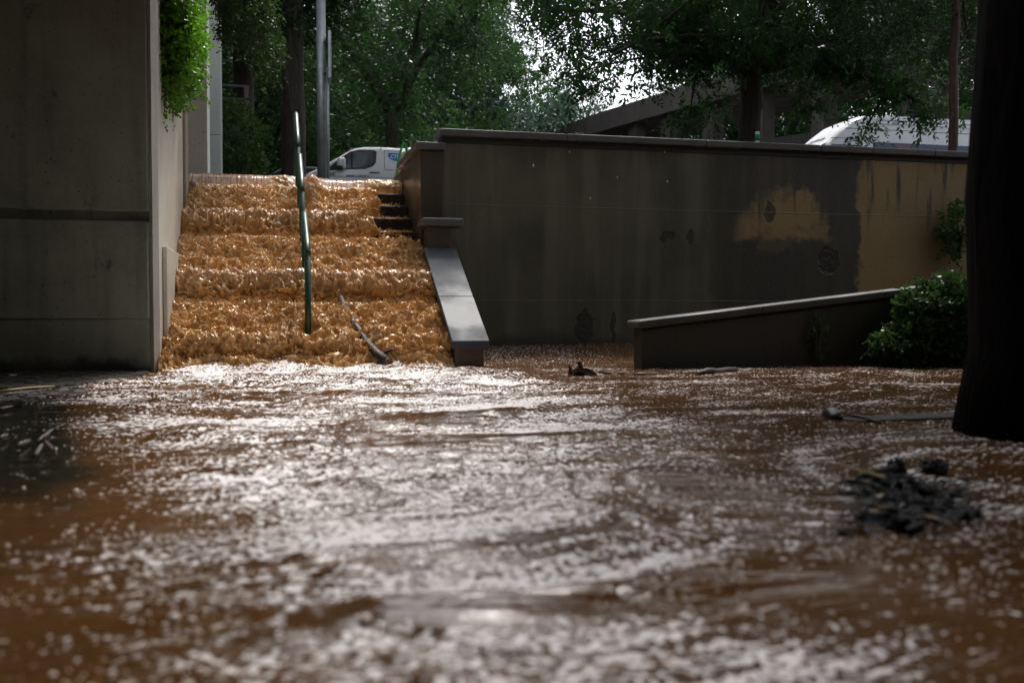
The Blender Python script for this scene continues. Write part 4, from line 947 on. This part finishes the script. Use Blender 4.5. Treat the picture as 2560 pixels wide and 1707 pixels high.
for q in ([(2.44, 1.84), (4.6, 1.82), (4.6, 1.835), (2.44, 1.855)], [(2.44, 1.28), (2.455, 1.28), (2.455, 1.84), (2.44, 1.84)], [(2.44, 1.27), (4.6, 1.27), (4.6, 1.285), (2.44, 1.285)], [(.3, 1.03), (4.8, 1.03), (4.8, 1.045), (.3, 1.045)]):
    side_poly(q, hw1, SEAM, 'panel_crease', V1, .003)
# blue logo: rounded shape with white strokes reading cm
lgp = [(2.74, 1.72)] + [(2.74 + (1 - math.cos(a)) * 0, 1.72) for a in ()]
lgp = [(x - .20, z + .045) for x, z in [(2.80, 1.745), (3.13, 1.735), (3.18, 1.70), (3.20, 1.63), (3.17, 1.58), (3.12, 1.52), (3.0, 1.50), (2.90, 1.52), (2.80, 1.57), (2.75, 1.65), (2.75, 1.71)]]
side_poly(lgp, hw1, BLUE, 'blue_logo', V1, .005)
def put_text(s, x, z, size, mat, par, hw, shear=0, bold=0, off=.03, nm='lettering'):
    me = text_mesh(s, size, shear, bold); o = link(nm, me, mat, par); o.location = (x, -(hw(z) + off), z)
    o.rotation_euler = (R(90 - 9), 0, 0); return o
o = put_text('cm', 2.60, 1.62, .27, WHITE, V1, hw1, .25, .0, .018); o.name = 'logo_letters'
put_text('GGG', .70, 1.06, .135, BLACK, V1, hw1, 0, .004, .012)
put_text('CARBUROS', 1.62, 1.05, .075, GREY, V1, hw1, 0, .001, .012)
side_poly([(1.33, 1.05), (1.58, 1.05), (1.58, 1.085), (1.33, 1.085)], hw1, BLUE, 'blue_dash', V1, .006)
p2 = [(0, .85), (.1, 1.15), (.5, 1.32), (.95, 1.42), (1.4, 1.78), (1.75, 2.02), (2.1, 2.32), (2.45, 2.58), (2.75, 2.71), (3.2, 2.76), (6.4, 2.76), (6.75, 2.68), (6.85, 1.2)]
V2, hw2 = van('high_roof_van', 'white high roof van with a navy stripe showing above the retaining wall', (12.35, 23.9, 2.96), 2.05, p2, simple('dull_white_paint', (.50, .52, .53), .35, 0, .05, 2, .0, coat=.3), 0)
def stripe(x0_, x1_, z0_, z1_, m, nm, off=.006): side_poly([(x0_, z0_), (x1_, z0_), (x1_, z1_), (x0_, z1_)], hw2, m, nm, V2, off)
stripe(2.95, 6.7, 1.35, 2.0, NAVY, 'navy_stripe'); stripe(3.6, 4.15, 1.55, 1.93, RED, 'red_panel', .010)
stripe(2.2, 6.7, 2.325, 2.345, SEAM, 'roof_seam', .004); stripe(2.88, 2.90, .6, 2.32, SEAM, 'door_seam', .004); stripe(4.55, 4.57, .6, 2.32, SEAM, 'door_seam', .004)
stripe(1.75, 2.9, 2.06, 2.075, SEAM, 'door_top_seam', .004)
for z in (2.50, 2.60): stripe(3.0, 6.5, z, z + .02, WHITE, 'roof_rib', .03)
side_poly([(1.3, 1.3), (2.7, 1.3), (2.72, 1.8), (2.6, 1.9), (1.75, 1.9)], hw2, GLASS, 'side_window', V2, .006)
ws = MB(); ws.v = [(.95, -.88, 1.44), (.95, .88, 1.44), (1.68, .8, 1.99), (1.68, -.8, 1.99)]; ws.f = [(0, 1, 2, 3)]; ws.build('windscreen', GLASS, V2).location = (-.012, 0, .014)
me = text_mesh('DEFENSA', .19, .2, .002); o = link('lettering', me, GREY, V2)
dvec = Vector((.35, 0, .30)).normalized(); xa = Vector((0, -1, 0)); zn = xa.cross(dvec)
o.matrix_local = Matrix.Translation(Vector((1.83, .45, 2.10))) @ Matrix((xa, dvec, zn)).transposed().to_4x4()
# dark parked car beyond, mostly hidden
p3 = [(0, .6), (.1, .8), (.9, .95), (1.5, 1.35), (2.0, 1.47), (3.2, 1.45), (4.0, 1.0), (4.3, .8)]
V3, hw3 = van('parked_car', 'dark parked car behind the lamp post and van', (-1.1, 33.5, 3.75), 1.75, p3, simple('dark_car_paint', (.02, .03, .04), .25, coat=.5), 0)
V3['category'] = 'car'
side_poly([(1.3, .98), (3.2, .98), (3.1, 1.34), (1.75, 1.34)], hw3, GLASS, 'side_window', V3, .006)

# rain drops in the air (a few visible streaks)
cen = []; 
for px, py_, zc in ((1423, 383, 9), (1333, 416, 8.5), (1542, 445, 9), (1475, 497, 8), (1667, 455, 9), (1660, 383, 9), (1230, 330, 8), (690, 500, 8)):
    x, y = atz(px, zc); cen.append((x, y, EYE + (775 - py_) * zc / 2489))
VV, FF = octas(np.array(cen), np.full(len(cen), .0045), 3.0)
tag(link('raindrops', npmesh('raindrops', VV, FF), FOAMB), kind='stuff')
